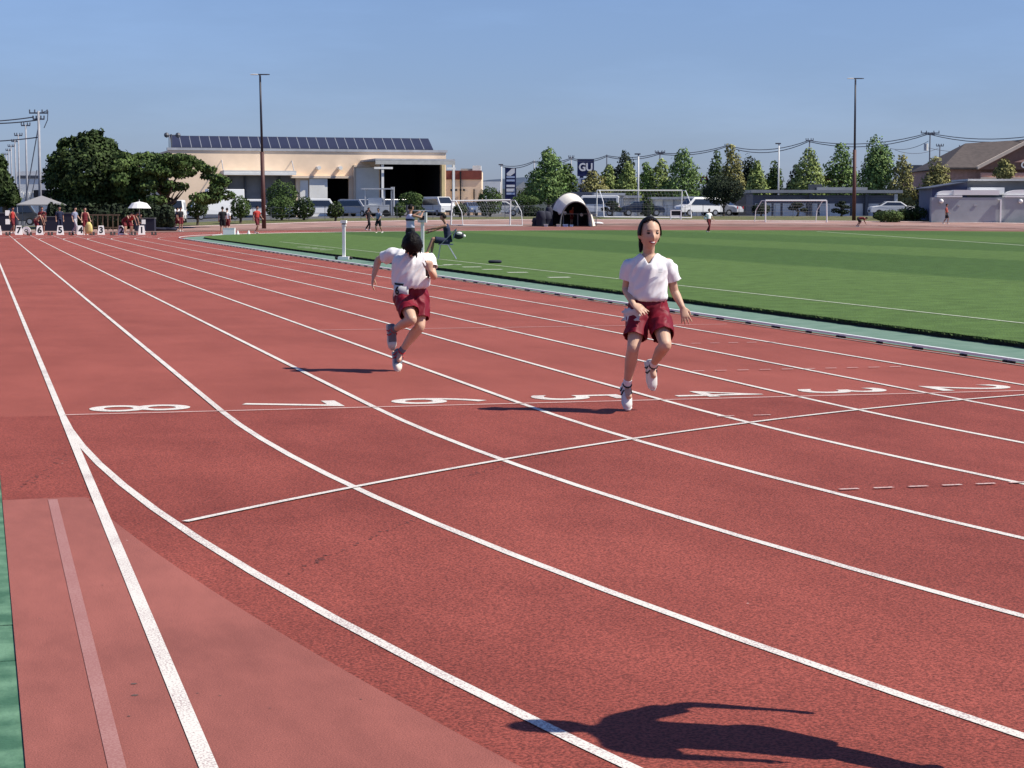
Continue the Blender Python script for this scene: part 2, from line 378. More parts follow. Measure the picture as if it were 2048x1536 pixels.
# inner kerb: aluminium rail on feet, one metre sections
rail = thing('kerb_rail', 'white aluminium kerb rail along the inside edge of the red track', 'kerb')
WAL = mat('white_aluminium', (.75, .75, .73), .45, .06, 6)
DKF = mat('dark_rubber_foot', (.025, .02, .02), .8)
PKP = WORN
secs = [(0, -9+i*1.03) for i in range(92)]
rm = MB().box(-.026, .030, 0, 1.024, .030, .056).build('rail_section', WAL, rail, fix=False).data
bpy.data.objects.remove([o for o in rail.children][0])
rest = MB(); feet = MB()
for i, y in enumerate([0+j*1.03-.2 for j in range(86)]):
    o = bpy.data.objects.new('rail_section', rm); COL.objects.link(o); o.parent = rail; o.location = (0, y, 0)
    feet.box(-.042, .02, y-.075, y-.012, 0, .0295)
    if i % 2: feet.box(-.042, .02, y+.03, y+.09, 0, .0295)
for i in range(1, 30):
    t = i*.0291; o = bpy.data.objects.new('rail_section', rm); COL.objects.link(o); o.parent = rail
    o.location = (TR-TR*math.cos(t), -.2-TR*math.sin(t), 0); o.rotation_euler = (0, 0, t)
    p = o.location; feet.box(p.x-.05, p.x+.02, p.y-.03, p.y+.03, 0, .0295)
for i in range(0, 85):
    t = i*.03; p = (TR-TR*math.cos(t), TS+.9+TR*math.sin(t)); q = (TR-TR*math.cos(t+.029), TS+.9+TR*math.sin(t+.029))
    d = Vector((q[0]-p[0], q[1]-p[1], 0)); n = Vector((-d.y, d.x, 0)).normalized()*.025
    for s, z in ((1, 0), ):
        rest.add([(p[0]-n.x, p[1]-n.y, .036), (q[0]-n.x, q[1]-n.y, .036), (q[0]+n.x, q[1]+n.y, .036), (p[0]+n.x, p[1]+n.y, .036),
                  (p[0]-n.x, p[1]-n.y, .052), (q[0]-n.x, q[1]-n.y, .052), (q[0]+n.x, q[1]+n.y, .052), (p[0]+n.x, p[1]+n.y, .052)],
                 [(0, 3, 2, 1), (4, 5, 6, 7), (0, 1, 5, 4), (1, 2, 6, 5), (2, 3, 7, 6), (3, 0, 4, 7)])
tag(rest.build('far_rail', WAL, rail, fix=False), kind='stuff')
tag(feet.build('rail_foot', DKF, rail, fix=False), kind='stuff')
mb = MB(); strip(mb, [(-.075, y) for y in (-.2, 5, 30, 60, TS)], .03, .008); tag(mb.build('kerb_base_line', WORN, fix=False), kind='structure')
# green strip inside the kerb
STRIP = mat('green_tarmac_strip', (.105, .19, .135), .85, scale=3, col2=(.15, .235, .175), bump=.3, bscale=60, dist=.01)
def stadium(off, n=60, jit=0):
    P = []
    for i in range(n+1):
        t = math.pi*i/n; P.append((TR-(TR-off)*math.cos(t), TS+(TR-off)*math.sin(t)))
    for i in range(n+1):
        t = math.pi*i/n; P.append((TR+(TR-off)*math.cos(t), -(TR-off)*math.sin(t)))
    return P
poly_sheet('inner_green_strip', stadium(.06), .006, STRIP)
# infield turf, a slab a few centimetres thick, mown in stripes
gm = bpy.data.materials.new('mown_turf'); gm.use_nodes = True; n = gm.node_tree; b = n.nodes['Principled BSDF']; b.inputs['Roughness'].default_value = .9; b.inputs['Specular IOR Level'].default_value = .15
tc = n.nodes.new('ShaderNodeTexCoord'); sx = n.nodes.new('ShaderNodeSeparateXYZ')
wn = n.nodes.new('ShaderNodeTexNoise'); wn.inputs['Scale'].default_value = .12; n.links.new(tc.outputs['Object'], wn.inputs[0])
ma = n.nodes.new('ShaderNodeMath'); ma.operation = 'MULTIPLY_ADD'; ma.inputs[1].default_value = 1.2
n.links.new(tc.outputs['Object'], sx.inputs[0]); n.links.new(wn.outputs[0], ma.inputs[0]); n.links.new(sx.outputs[0], ma.inputs[2])
rp = n.nodes.new('ShaderNodeValToRGB'); mr = n.nodes.new('ShaderNodeMapRange'); mr.inputs[1].default_value = 0; mr.inputs[2].default_value = 72
n.links.new(ma.outputs[0], mr.inputs[0]); n.links.new(mr.outputs[0], rp.inputs[0])
rp.color_ramp.interpolation = 'EASE'
stops = [(0, 1), (2.6, .85), (5, .95), (5.9, .95), (6.0, .55), (6.15, .95), (11.4, 1.0), (12.2, .42), (20.2, .40), (21, .85), (26.6, .9), (27.4, .45), (36.6, .5), (37.4, .9), (46, .8), (47, .5), (56, .5), (57, .8)]
e = rp.color_ramp.elements
e[0].position = 0; e[0].color = (1, 1, 1, 1); e[1].position = 1; e[1].color = (.6, .6, .6, 1)
for x, vv in stops[1:]:
    q = e.new(x/72); q.color = (vv, vv, vv, 1)
g1 = n.nodes.new('ShaderNodeMix'); g1.data_type = 'RGBA'; n.links.new(rp.outputs[0], g1.inputs[0])
g1.inputs[6].default_value = (.034, .078, .018, 1); g1.inputs[7].default_value = (.086, .146, .038, 1)
n2 = n.nodes.new('ShaderNodeTexNoise'); n2.inputs['Scale'].default_value = 2.2; n2.inputs['Detail'].default_value = 8; n2.inputs['Roughness'].default_value = .7; n.links.new(tc.outputs['Object'], n2.inputs[0])
m2 = n.nodes.new('ShaderNodeMapRange'); m2.inputs[1].default_value = .3; m2.inputs[2].default_value = .7; m2.inputs[3].default_value = .72; m2.inputs[4].default_value = 1.3; n.links.new(n2.outputs[0], m2.inputs[0])
g2 = n.nodes.new('ShaderNodeMix'); g2.data_type = 'RGBA'; g2.blend_type = 'MULTIPLY'; g2.inputs[0].default_value = 1; n.links.new(g1.outputs[2], g2.inputs[6]); n.links.new(m2.outputs[0], g2.inputs[7])
n.links.new(g2.outputs[2], b.inputs['Base Color'])
n3 = n.nodes.new('ShaderNodeTexNoise'); n3.inputs['Scale'].default_value = 35; n.links.new(tc.outputs['Object'], n3.inputs[0]); bb = n.nodes.new('ShaderNodeBump'); bb.inputs['Strength'].default_value = .7; bb.inputs['Distance'].default_value = .03
n.links.new(n3.outputs[0], bb.inputs['Height']); n.links.new(bb.outputs[0], b.inputs['Normal'])
P = []
for x, y in stadium(1.22, 90): P.append((x, y))
# finer jitter along the near straight
S2 = [(1.22+.02*math.sin(y*9)+random.uniform(-.014, .014), y) for y in [i*.12 for i in range(0, 720)]]
near = S2; rest_ = [p for p in P if not (abs(p[0]-1.22) < .01 and -.01 < p[1] < TS+.01)]
poly = near+[p for p in rest_]
TZT = .075
mb = MB(); N = len(poly)
mb.add([(x, y, TZT) for x, y in poly], [tuple(range(N))])
mb2 = MB(); mb2.add([(x+.004, y, TZT-.012) for x, y in poly]+[(x+.03, y, -.02) for x, y in poly], [(i, i+N, (i+1) % N+N, (i+1) % N) for i in range(N)]); tag(mb2.build('turf_shadow_edge', mat('painted_gap_shadow', (.018, .014, .010), .95), fix=False), kind='structure')  # near-black turf side paints the shadow gap below the grass edge
tag(mb.build('infield_turf', gm, fix=False), kind='structure')
# ragged blades over the turf edge
bl = MB()
for i in range(3500):
    y = random.uniform(-1, 60) if i > 4500 else random.uniform(0, 25)
    x = 1.22+random.uniform(-.02, .05); h = random.uniform(.0, .02); a = random.uniform(0, 6.3); w_ = .006+.0004*y
    dx, dy = math.cos(a)*w_, math.sin(a)*w_; l = random.uniform(-.035, .01)
    bl.add([(x-dx, y-dy, .05), (x+dx, y+dy, .05), (x+l, y+random.uniform(-.02, .02), TZT+h*.6)], [(0, 1, 2)])
tag(bl.build('turf_edge_grass', mat('edge_grass', (.075, .12, .035), .9, island=.4), fix=False), 'ragged grass blades along the cut edge of the infield', 'grass', kind='stuff')
PW = mat('pitch_line_white', (.42, .46, .34), .9, .25, 12)
mb = MB()
def gstrip(mb, pts, w_, z=TZT+.006):
    pts = [Vector((*p, 0)) for p in pts]; vs = []
    for i, p in enumerate(pts):
        t = (pts[min(i+1, len(pts)-1)]-pts[max(i-1, 0)]).normalized(); nn = Vector((-t.y, t.x, 0))
        for s in (-.5, .5): q = p+nn*w_*s; vs.append((q.x, q.y, z))
    mb.add(vs, [(2*i, 2*i+1, 2*i+3, 2*i+2) for i in range(len(pts)-1)])
gstrip(mb, [(3.15, -20), (3.15, 75)], .07)
tag(mb.build('pitch_side_line', PW, fix=False), kind='structure')
mb = MB(); A = Vector((45.4, 104)); 
cpts = []
for i in range(25):
    t = i/24; cpts.append((46.5-4.8*t-9*t*t, 112-19*t-34*t*t))
gstrip(mb, cpts, .16); gstrip(mb, [(36, 118), (46.5, 112)], .14)
tag(mb.build('pitch_arc_line', PW, fix=False), kind='structure')
mb = MB()
for y in [26.5, 30, 32.4, 34.5, 36.7, 56.6, 58.4, 60.2, 62]: gstrip(mb, [(1.9, y), (2.4, y)], .28 if y < 50 else .3)
gstrip(mb, [(1.3, 35.5), (2.3, 36.8)], .06)
tag(mb.build('turf_marks', mat('chalk_white', (.6, .62, .52), .9, .2, 9), fix=False), kind='structure')
# distant hills
def ridge(name, u0, u1, f, prof, m, depth=200):
    mb = MB(); n = 40; vs = []
    for i in range(n+1):
        u = u0+(u1-u0)*i/n; vtop = prof(u)
        p = PF(u, vtop, f); q = base(u, f-depth*.5); r = base(u, f+depth*.5)
        pm = PF(u, vtop+2, f-depth*.2)
        vs += [(q.x, q.y, 0), (pm.x, pm.y, pm.z*.8), tuple(p), (r.x, r.y, 0)]
    fs = [(4*i+k, 4*i+k+1, 4*i+k+5, 4*i+k+4) for i in range(n) for k in range(3)]
    mb.add(vs, fs); o = mb.build(name, m, fix=False); tag(o, kind='structure'); return o
hm = mat('hill_wood_haze', (.045, .065, .10), 1, .25, .02)  # blue haze is mixed into the woodland colour
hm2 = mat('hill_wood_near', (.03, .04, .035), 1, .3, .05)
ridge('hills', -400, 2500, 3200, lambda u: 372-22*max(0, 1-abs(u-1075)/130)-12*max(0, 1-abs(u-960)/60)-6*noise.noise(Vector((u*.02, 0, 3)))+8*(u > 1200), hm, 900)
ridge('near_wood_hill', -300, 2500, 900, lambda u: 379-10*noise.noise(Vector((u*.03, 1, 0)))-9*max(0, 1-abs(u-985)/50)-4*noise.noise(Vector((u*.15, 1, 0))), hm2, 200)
# ================================================================== BUILDINGS
def px(f): return f/CF
PEACH = mat('peach_render', (.90, .69, .49), .85, .06, .6, .15, 30)
CREAM = mat('cream_trim', (.74, .60, .46), .8, .05, 2)
WPAN = mat('white_panel', (.82, .81, .76), .6, .06, .8)
GPAN = mat('grey_panel', (.40, .41, .43), .6, .10, 1.2)
DGREY = mat('dark_grey_metal', (.08, .085, .10), .5, .1, 2)
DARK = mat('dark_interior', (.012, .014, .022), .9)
STEEL = mat('steel_white', (.62, .62, .60), .5, .05, 3)
BRICKR = mat('red_brown_band', (.22, .06, .045), .8, .1, 2)
SOLAR = mat('solar_panel_blue', (.028, .032, .06), .4, .1, .8, spec=.35)
ROOFG = mat('grey_roof', (.30, .31, .31), .6, .08, 1)
GLASS = mat('dark_glass', (.02, .025, .035), .08, spec=.8)
# --- warehouse, facade on the plane Y=WY
p0 = PF(892, 410, 226); WY = p0.y
def wx(u, dy=0): return PY(u, 380, WY+dy).x
def wz(v, u=640, dy=0): return PY(u, v, WY+dy).z
wb = thing('warehouse', 'long peach warehouse with a row of solar panels on its flat roof', 'building', (wx(892), WY, TZ(wx(892), WY)))
def wl(o): o.parent = wb; o.matrix_parent_inverse = Matrix.Identity(4); o.location = (-wb.location.x, -wb.location.y, -wb.location.z); return o
def wpart(mb, name, m, lab=None):
    o = mb.build(name, m); wl(o)
    if lab: o['label'] = lab
    return o
zt = wz(303); gz = .6
L0, L1 = wx(338), wx(892)
# wall as piers between openings
ops = [(wx(455), wx(592), gz, wz(352)), (wx(652), wx(698), gz, wz(357)), (wx(760), wx(882), gz, wz(326))]
wall = MB(); x = L0
for a, b_, z0, z1 in ops:
    wall.box(x, a, WY, WY+.5, gz, zt); wall.box(a, b_, WY, WY+.5, z1, zt); x = b_
wall.box(x, L1, WY, WY+.5, gz, zt)
wall.box(L0, L0+.4, WY+.5, WY+24, gz, zt).box(L1-.4, L1, WY+.5, WY+24, gz, zt).box(L0, L1, WY+24, WY+24.4, gz, zt)
wpart(wall, 'wall', PEACH)
wpart(MB().box(L0-.15, L1+.15, WY-.12, WY+.6, zt+.004, zt+.28), 'parapet_cap', GPAN)
wpart(MB().box(L0, L1, WY+.5, WY+24, zt-.4, zt-.2), 'roof', ROOFG)
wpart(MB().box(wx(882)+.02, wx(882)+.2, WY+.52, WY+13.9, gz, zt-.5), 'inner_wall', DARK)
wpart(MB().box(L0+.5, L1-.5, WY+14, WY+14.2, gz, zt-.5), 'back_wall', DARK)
wpart(MB().box(ops[0][0]-1, ops[0][1]+1, WY+.9, WY+1.0, gz, ops[0][3]+.3), 'loading_bay_door', mat('door_mid_grey', (.25, .25, .26), .7, .1, 1))
for i in range(4):
    a = ops[0][0]+(ops[0][1]-ops[0][0])*(i+.02)/4
    wpart(MB().box(a, a+.22, WY+.55, WY+.89, gz, ops[0][3]), 'door_post', DGREY)
# left long awning
aw = MB().box(wx(448, -2.5), wx(593, -2.5), WY-2.5, WY, wz(348, 520, -2.5), wz(341, 520, -2.5)); wpart(aw, 'awning', STEEL)
wpart(MB().box(wx(448, -2.6), wx(593, -2.6), WY-2.62, WY-2.51, wz(350, 520, -2.6), wz(346, 520, -2.6)), 'awning_gutter', WPAN)
for u in (444, 584):
    z1 = wz(322); z2 = wz(342, 520, -2.5)
    wpart(MB().tube([(wx(u), WY, z1), (wx(u)-.1, WY-2.3, z2)], .05, 5), 'awning_stay', GPAN)
# white sliding doors
wpart(MB().box(wx(600), wx(616), WY-.12, WY-.02, gz, wz(361)), 'narrow_white_door', WPAN)
wpart(MB().box(wx(618), wx(654), WY-.32, WY-.2, gz, wz(357)), 'sliding_door', WPAN)
wpart(MB().box(wx(580), wx(700), WY-.6, WY-.01, wz(356.5), wz(352)), 'door_canopy', CREAM)
for u in (635, 678):
    wpart(MB().tube([(wx(u), WY+.0, wz(336)), (wx(u)+.05, WY-1.0, wz(336, 640))], .22, 10), 'wall_spout', WPAN)
# tall white panel and open porch on the right
wpart(MB().box(wx(711), wx(757), WY-.25, WY-.02, gz, wz(334)), 'tall_white_panel', WPAN)
wpart(MB().box(wx(706), wx(740), WY-.5, WY-.01, wz(333.5), wz(330)), 'panel_trim', CREAM)
wpart(MB().box(wx(706), wx(710), WY-.4, WY-.01, gz, wz(330)), 'panel_pier', CREAM)
D = -8.5
x0, x1 = wx(751, D), wx(910, D)
wpart(MB().box(x0, x1, WY+D, WY-.02, wz(321, 830, D), wz(317.5, 830, D)), 'porch_roof', GPAN)
wpart(MB().box(x0, x1, WY+D-.12, WY+D-.01, wz(329, 830, D), wz(321.5, 830, D)), 'porch_fascia', mat('porch_fascia_grey', (.46, .46, .43), .6, .1, 2))
for u in (766, 908):
    wpart(MB().box(wx(u, D)-.13, wx(u, D)+.13, WY+D+.1, WY+D+.36, gz, wz(329, 830, D)), 'porch_post', WPAN)
wpart(MB().box(wx(748, D), wx(785, D), WY+D-.2, WY+D-.13, wz(338, 770, D), wz(334, 770, D)), 'porch_beam', WPAN)
for u in (893,):
    wpart(MB().box(wx(u, D), wx(u, D)+1.0, WY+D-.2, WY+D-.13, wz(338, 770, D), wz(334, 770, D)), 'porch_beam', WPAN)
wpart(MB().box(wx(882)+.03, L1-.2, WY-.3, WY-.02, gz, wz(326)-.1), 'yellow_wall_strip', mat('straw_render', (.68, .55, .30), .8, .06, 1))
# solar array: every panel its own piece on a tilted rack
PN = 27; px0, px1 = wx(345, 1.0), wx(868, 1.0); stp = (px1-px0)/PN
zb = wz(297, 640, 1.0); ztp = PY(640, 274.5, WY+3.6).z
rack = MB()
pm = MB(); pm.add([(0, 0, 0), (stp-.07, 0, 0), (stp-.07, 2.6, ztp-zb), (0, 2.6, ztp-zb), (0, 0, -.06), (stp-.07, 0, -.06), (stp-.07, 2.6, ztp-zb-.06), (0, 2.6, ztp-zb-.06)],
                  [(0, 1, 2, 3), (7, 6, 5, 4), (0, 4, 5, 1), (1, 5, 6, 2), (2, 6, 7, 3), (3, 7, 4, 0)])
so_ = pm.build('solar_panel', SOLAR, fix=False)
for i in range(PN):
    o = so_ if i == 0 else so_.copy()
    if i: COL.objects.link(o)
    o.parent = wb; o.location = Vector((px0+i*stp, WY+1.0, zb))-wb.location
    rack.box(px0+i*stp-.1, px0+i*stp-.03, WY+1.0, WY+1.1, zt-.2, zb+.05).box(px0+i*stp-.1, px0+i*stp-.03, WY+3.5, WY+3.6, zt-.2, ztp)
    rack.add([(px0+i*stp-.06, WY+1.0, zb+.03), (px0+i*stp, WY+1.0, zb+.03), (px0+i*stp, WY+3.6, ztp+.03), (px0+i*stp-.06, WY+3.6, ztp+.03)], [(0, 1, 2, 3)])
rack.box(px0, px1, WY+1.1, WY+1.2, zt-.1, zt+.32)
wpart(rack, 'panel_rack', mat('rack_grey', (.22, .22, .24), .6))
mb = MB(); xp = wx(344, .2)
mb.tube([(xp, WY+.3, zt-.5), (xp, WY+.3, PY(344, 268, WY).z)], .09, 6); z_ = PY(344, 270, WY).z
mb.ball((xp-.5, WY+.3, z_), .3, 8).ball((xp+.75, WY+.3, z_), .3, 8).tube([(xp-.5, WY+.3, z_), (xp+.75, WY+.3, z_)], .05, 5)
wpart(mb, 'roof_floodlight', DGREY)
# --- low annex with a red brown band
def face_box(name, label, u0, u1, vt, vb, f, depth, m, cat='building', z0=None):
    pa, pb = PF(u0, vt, f), PF(u1, vt, f); c = (pa+pb)/2; zb_ = TZ(c.x, c.y)-.1 if z0 is None else z0
    t = thing(name, label, cat, (c.x, c.y, zb_), -YAW)
    wd = (pb-pa).length; h = c.z-zb_
    MB().box(-wd/2, wd/2, 0, depth, 0, h).build('wall', m, t)
    return t, wd, h, (lambda u: (u-(u0+u1)/2)/(u1-u0)*wd), (lambda v: (PF((u0+u1)/2, v, f).z-zb_))
t, wd, h, X, Z = face_box('annex_building', 'low peach annex with a red brown band under its roof', 880, 963, 342, 430, 246, 12, PEACH)
MB().box(-wd/2-.05, wd/2+.05, -.12, -.01, Z(359), Z(341)).build('band', BRICKR, t)
for u in (905, 921, 948): MB().box(X(u)-.08, X(u)+.08, -.35, -.13, 0, Z(343 if u < 940 else 378)).build('downpipe', DARK, t)
MB().box(X(945), X(962), 0, 3, h+.01, Z(331)).build('rooftop_unit', WPAN, t)
MB().box(X(921), X(944), .5, 3, h+.01, Z(337)).build('rooftop_shed', ROOFG, t)
for u in (903, 912, 921, 928): MB().box(X(u)-.12, X(u)+.12, -.25, -.125, Z(382), Z(378)).build('wall_lamp', DARK, t)
# --- white industrial block far left, with window bands
t, wd, h, X, Z = face_box('white_factory', 'white factory block behind the utility poles at the far left', 30, 118, 343, 440, 260, 30, WPAN)
MB().box(-wd/2+.4, wd/2, -.1, -.01, Z(357), Z(351)).build('window_band', DGREY, t)
MB().box(X(70), wd/2+.5, -1, -.12, Z(395), Z(380)).build('dark_lower_bay', DARK, t)
for i in range(7): MB().box(X(38)+i*.8, X(38)+i*.8+.55, -.12, -.01, Z(396), Z(385)).build('window', WPAN, t)
MB().box(X(28), X(62), 4, 12, h+.01, Z(341.5)).build('roof_ridge', ROOFG, t)
t, wd, h, X, Z = face_box('white_roadside_hall', 'long low white hall between the annex and the blue pylon sign', 956, 1001, 363, 400, 330, 10, WPAN)
t, wd, h, X, Z = face_box('small_grey_house', 'small grey house roofs behind the blue pylon sign', 1034, 1060, 377, 400, 340, 10, GPAN)
MB().prism([(-wd/2-.5, h), (wd/2+.5, h), (0, h+1.2)], -.5, 10).build('roof', ROOFG, t)
# --- row of sheds/garages behind the goals
def shed(u0, u1, vt, vb, f, label, roofm, panels, wallm=WPAN, roofpx=5):
    t, wd, h, X, Z = face_box('storage_shed', label, u0, u1, vt+roofpx, vb, f, 5, wallm)
    MB().box(-wd/2-.25, wd/2+.25, -.5, 5.2, h+.005, Z(vt)).build('roof', roofm, t)
    for i in range(panels+1): MB().box(-wd/2+wd*i/panels-.07, -wd/2+wd*i/panels+.07, -.14, -.01, 0, h-.02).build('post', GPAN, t)
    return t, wd, h, X, Z
t, wd, h, X, Z = shed(1150, 1191, 384, 432, 206, 'grey roofed shed just right of the dome tent', mat('slate_roof', (.10, .11, .14), .6, .1, 2), 2, GPAN, 9)
MB().box(X(1172), X(1189), -.08, -.01, Z(411), Z(400)).build('window', WPAN, t)
MB().box(X(1164), X(1191), -.3, -.09, Z(413), Z(411)).build('ledge', WPAN, t)
shed(1193, 1245, 386, 432, 200, 'pale shed with a light roof behind the largest goal', STEEL, 3)
t, wd, h, X, Z = shed(1246, 1278, 391, 432, 201, 'white shed with wide doors right of the pale goal shed', GPAN, 2)
MB().box(X(1250), X(1269), -.1, -.01, 0, Z(398)).build('door', GPAN, t)
shed(1306, 1368, 394, 432, 204, 'open white carport behind the right post of the largest goal', GPAN, 3)
shed(1372, 1406, 393, 432, 203, 'cream shed left of the round dark tree', STEEL, 3)
t, wd, h, X, Z = face_box('dark_covered_store', 'dark low store right behind the round dark tree', 1462, 1506, 387, 432, 208, 6, DGREY)
# --- long shelter
t, wd, h, X, Z = face_box('long_shelter', 'long dark blue grey shelter with a pale grey lower wall behind the right goal', 1506, 1792, 390, 432, 200, 6, mat('slate_cladding', (.13, .135, .165), .6, .12, .8, stretch=(1, 1, 6)))
MB().box(-wd/2-.3, wd/2+.5, -1.0, 6.3, Z(386), Z(380)).build('roof', ROOFG, t)
LG = mat('light_grey_panel', (.72, .71, .67), .7, .08, 1.2)
us = [1508, 1545, 1563, 1614, 1637, 1702, 1728, 1766, 1790]
for i in range(len(us)-1): MB().box(X(us[i])+.12, X(us[i+1])-.12, -.16, -.02, 0, Z(407)).build('panel', LG, t)
for i in range(4): MB().box(-wd/2, wd/2, -.07, -.01, Z(393+4*i), Z(391.6+4*i)).build('cladding_rail', mat('slate_cladding_rail', (.16, .165, .21), .6), t)
for u in (1620, 1732, 1790): MB().box(X(u)-.16, X(u)+.16, -.6, -.3, 0, Z(388)).build('post', STEEL if u > 1740 else DGREY, t)
MB().box(X(1640), X(1742), 2, 4, Z(379.5), Z(374)).build('roof_duct', ROOFG, t)
MB().box(X(1628), X(1652), 2.5, 4, Z(379.5), Z(368)).build('roof_machine', DGREY, t)
# --- red and white shop board
SGR = mat('sign_dark_red', (.16, .02, .022), .6, .1, 3); SGW = mat('sign_white', (.85, .82, .78), .6)
pa = PF(1670, 360, 232); sg = thing('shop_signboard', 'dark red rooftop signboard with white Japanese lettering left of the right mast', 'sign', (pa.x, pa.y, TZ(pa.x, pa.y)), -YAW)
s_ = 232/CF; zc = pa.z-sg.location.z
MB().box(-37*s_, 39*s_, 0, .3, zc-8*s_, zc+9*s_).build('board', SGR, sg)
for x in (-30, 0, 30): MB().box(x*s_-.1, x*s_+.1, .05, .25, 0, zc-8*s_).build('leg', DGREY, sg)
M4 = Matrix.Translation((15*s_, -.03, zc+3.5*s_)) @ Matrix.Rotation(R_(90), 4, 'X') @ Matrix.Diagonal((.68, 1.15, 1, 1))
o = text_mesh('エクステリアセンター', 'lettering', SGW, sg, size=7.2*s_, mat4=M4, ext=.01, bold=.012)
MB().box(-10*s_, 10*s_, -.05, -.01, zc-5*s_, zc-1.5*s_).build('white_strip', SGW, sg)
MB().box(17*s_, 37*s_, -.05, -.01, zc-5*s_, zc-.5*s_).build('white_strip', SGW, sg)
# --- navy GU sign
NAVY = mat('sign_navy', (.012, .018, .085), .5)
pa = PF(1171.5, 335, 300); s_ = 300/CF; gu = thing('pole_sign', 'tall navy roadside sign with large white letters above the tree tops', 'sign', (pa.x, pa.y, TZ(pa.x, pa.y)), -YAW); zc = pa.z-gu.location.z
MB().box(-16.5*s_, 16.5*s_, 0, .8, zc-17*s_, zc+17*s_).build('panel', NAVY, gu)
MB().box(-14*s_, 14*s_, .1, .7, zc-36*s_, zc-20.5*s_).build('lower_panel', SGW, gu)
MB().tube([(-8*s_, .4, 0), (-8*s_, .4, zc-17*s_)], .3, 8).tube([(8*s_, .4, 0), (8*s_, .4, zc-17*s_)], .3, 8).build('post', NAVY, gu)
text_mesh('GU', 'letters', SGW, gu, size=21*s_, mat4=Matrix.Translation((0, -.04, zc)) @ Matrix.Rotation(R_(90), 4, 'X') @ Matrix.Diagonal((.92, 1, 1, 1)), ext=.02, bold=.05)
text_mesh('P', 'small_letter', NAVY, gu, size=11*s_, mat4=Matrix.Translation((-7*s_, .06, zc-27*s_)) @ Matrix.Rotation(R_(90), 4, 'X'), ext=.02)
# --- blue pylon sign
pa = PF(1021, 365, 290); s_ = 290/CF; gu = thing('pylon_sign', 'blue pylon sign with stacked white panels near the far road', 'sign', (pa.x, pa.y, TZ(pa.x, pa.y)), -YAW); zc = pa.z-gu.location.z
MB().box(-11*s_, 11*s_, 0, .7, 0, zc+29*s_).build('body', NAVY, gu)
LB = mat('sign_pale_blue', (.45, .52, .68), .5)
MB().prism([(-7.5*s_, zc+14*s_), (0, zc+13*s_), (8.5*s_, zc+19*s_), (8.5*s_, zc+28*s_), (2*s_, zc+27*s_), (-7.5*s_, zc+18*s_)], -.05, -.01).build('slanted_panel', SGW, gu)
for a, b_, mm in ((9, 12.5, LB), (2, 6, LB), (-9, -4.5, SGW), (-18, -12, SGW), (-24, -20, LB)):
    MB().box(-8*s_, 8.5*s_, -.05, -.01, zc+a*s_, zc+b_*s_).build('panel', mm, gu)
# --- small red sign
pa = PF(1407, 360, 240); s_ = 240/CF; gu = thing('red_square_sign', 'small red sign with a white square above the round dark tree', 'sign', (pa.x, pa.y, TZ(pa.x, pa.y)), -YAW); zc = pa.z-gu.location.z
MB().box(-8*s_, 8*s_, 0, .3, zc-8*s_, zc+7*s_).build('board', mat('sign_red', (.42, .04, .03), .6), gu)
MB().box(-3.5*s_, 4*s_, -.04, -.01, zc-4*s_, zc+4*s_).build('white_square', SGW, gu)
text_mesh('17', 'digits', SGR, gu, size=7*s_, mat4=Matrix.Translation((.2*s_, -.07, zc)) @ Matrix.Rotation(R_(90), 4, 'X'), ext=.005)
MB().tube([(0, .15, 0), (0, .15, zc-8*s_)], .12, 6).build('post', DGREY, gu)
# --- brown roofed shop at the right
HB = mat('pink_brick', (.55, .32, .25), .85, .12, 3); HB2 = mat('brown_brick', (.25, .14, .10), .85, .1, 3); RB = mat('brown_roof_tiles', (.085, .068, .060), .8, .15, 2)
f = 236; pa = PF(1950, 400, f); s_ = f/CF
hb = thing('brown_roof_shop', 'pink brick shop with a steep dark brown roof at the right edge', 'building', (pa.x, pa.y, TZ(pa.x, pa.y)-.1), -YAW)
Zf = lambda v, dy=0: PF(1950, v, f+dy).z-hb.location.z
X = lambda u, dy=0: (u-1950)*(f+dy)/CF
MB().box(X(1887), X(2180), 0, 18, 0, Zf(339)).build('wall', HB, hb)
rf = MB(); e0 = Zf(339); r0 = Zf(290, 9)
rf.add([(X(1880), -.9, e0), (X(1950), -.9, e0), (X(1950), -.9, e0+.22), (X(1880), -.9, e0+.22), (X(1962, 9), 9, r0+.2), (X(2190, 9), 9, r0+1.1), (X(2190), 19, e0), (X(1880), 19, e0), (X(2190), -.9, e0+5.4), (X(2190), -.9, e0)],
       [(0, 1, 2, 3), (3, 2, 8, 5, 4), (3, 4, 7), (4, 5, 6, 7), (0, 3, 7)]); rf.build('roof', RB, hb, fix=False)
gx = [(X(1950), e0), (X(2048+110), e0+6.9), (X(2300), e0)]
MB().prism([(gx[0][0], e0-.02), (X(2158), e0+6.6), (X(2300), e0-.02)], -1.6, -1.0).build('gable_wall', HB2, hb)
MB().prism([(gx[0][0]-.2, e0+.0), (gx[0][0]-.3, e0+.35), (X(2158), e0+7.1), (X(2158), e0+6.7)], -2.1, -1.5).build('verge_board', CREAM, hb)
MB().prism([(X(2018), Zf(325)), (X(2160), Zf(325)), (X(2160), Zf(285))], -1.75, -1.65).build('light_gable', HB, hb)
MB().box(X(1953), X(2200), -1.7, -1.62, 0, Zf(346)).build('front_wall', HB, hb)
MB().box(X(1953), X(2200), -1.9, -1.71, Zf(358), Zf(355)).build('ledge', CREAM, hb)
text_mesh('Co', 'sign_letters', SGW, hb, size=17*s_, mat4=Matrix.Translation((X(2032), -1.8, Zf(331))) @ Matrix.Rotation(R_(90), 4, 'X') @ Matrix.Shear('XZ', 4, (.0, 0)), ext=.04, align='LEFT', bold=.03)
t, wd, h, X, Z = face_box('tan_house', 'small tan house seen between the olive trees left of the brown roof', 1822, 1850, 346, 432, 300, 8, HB)
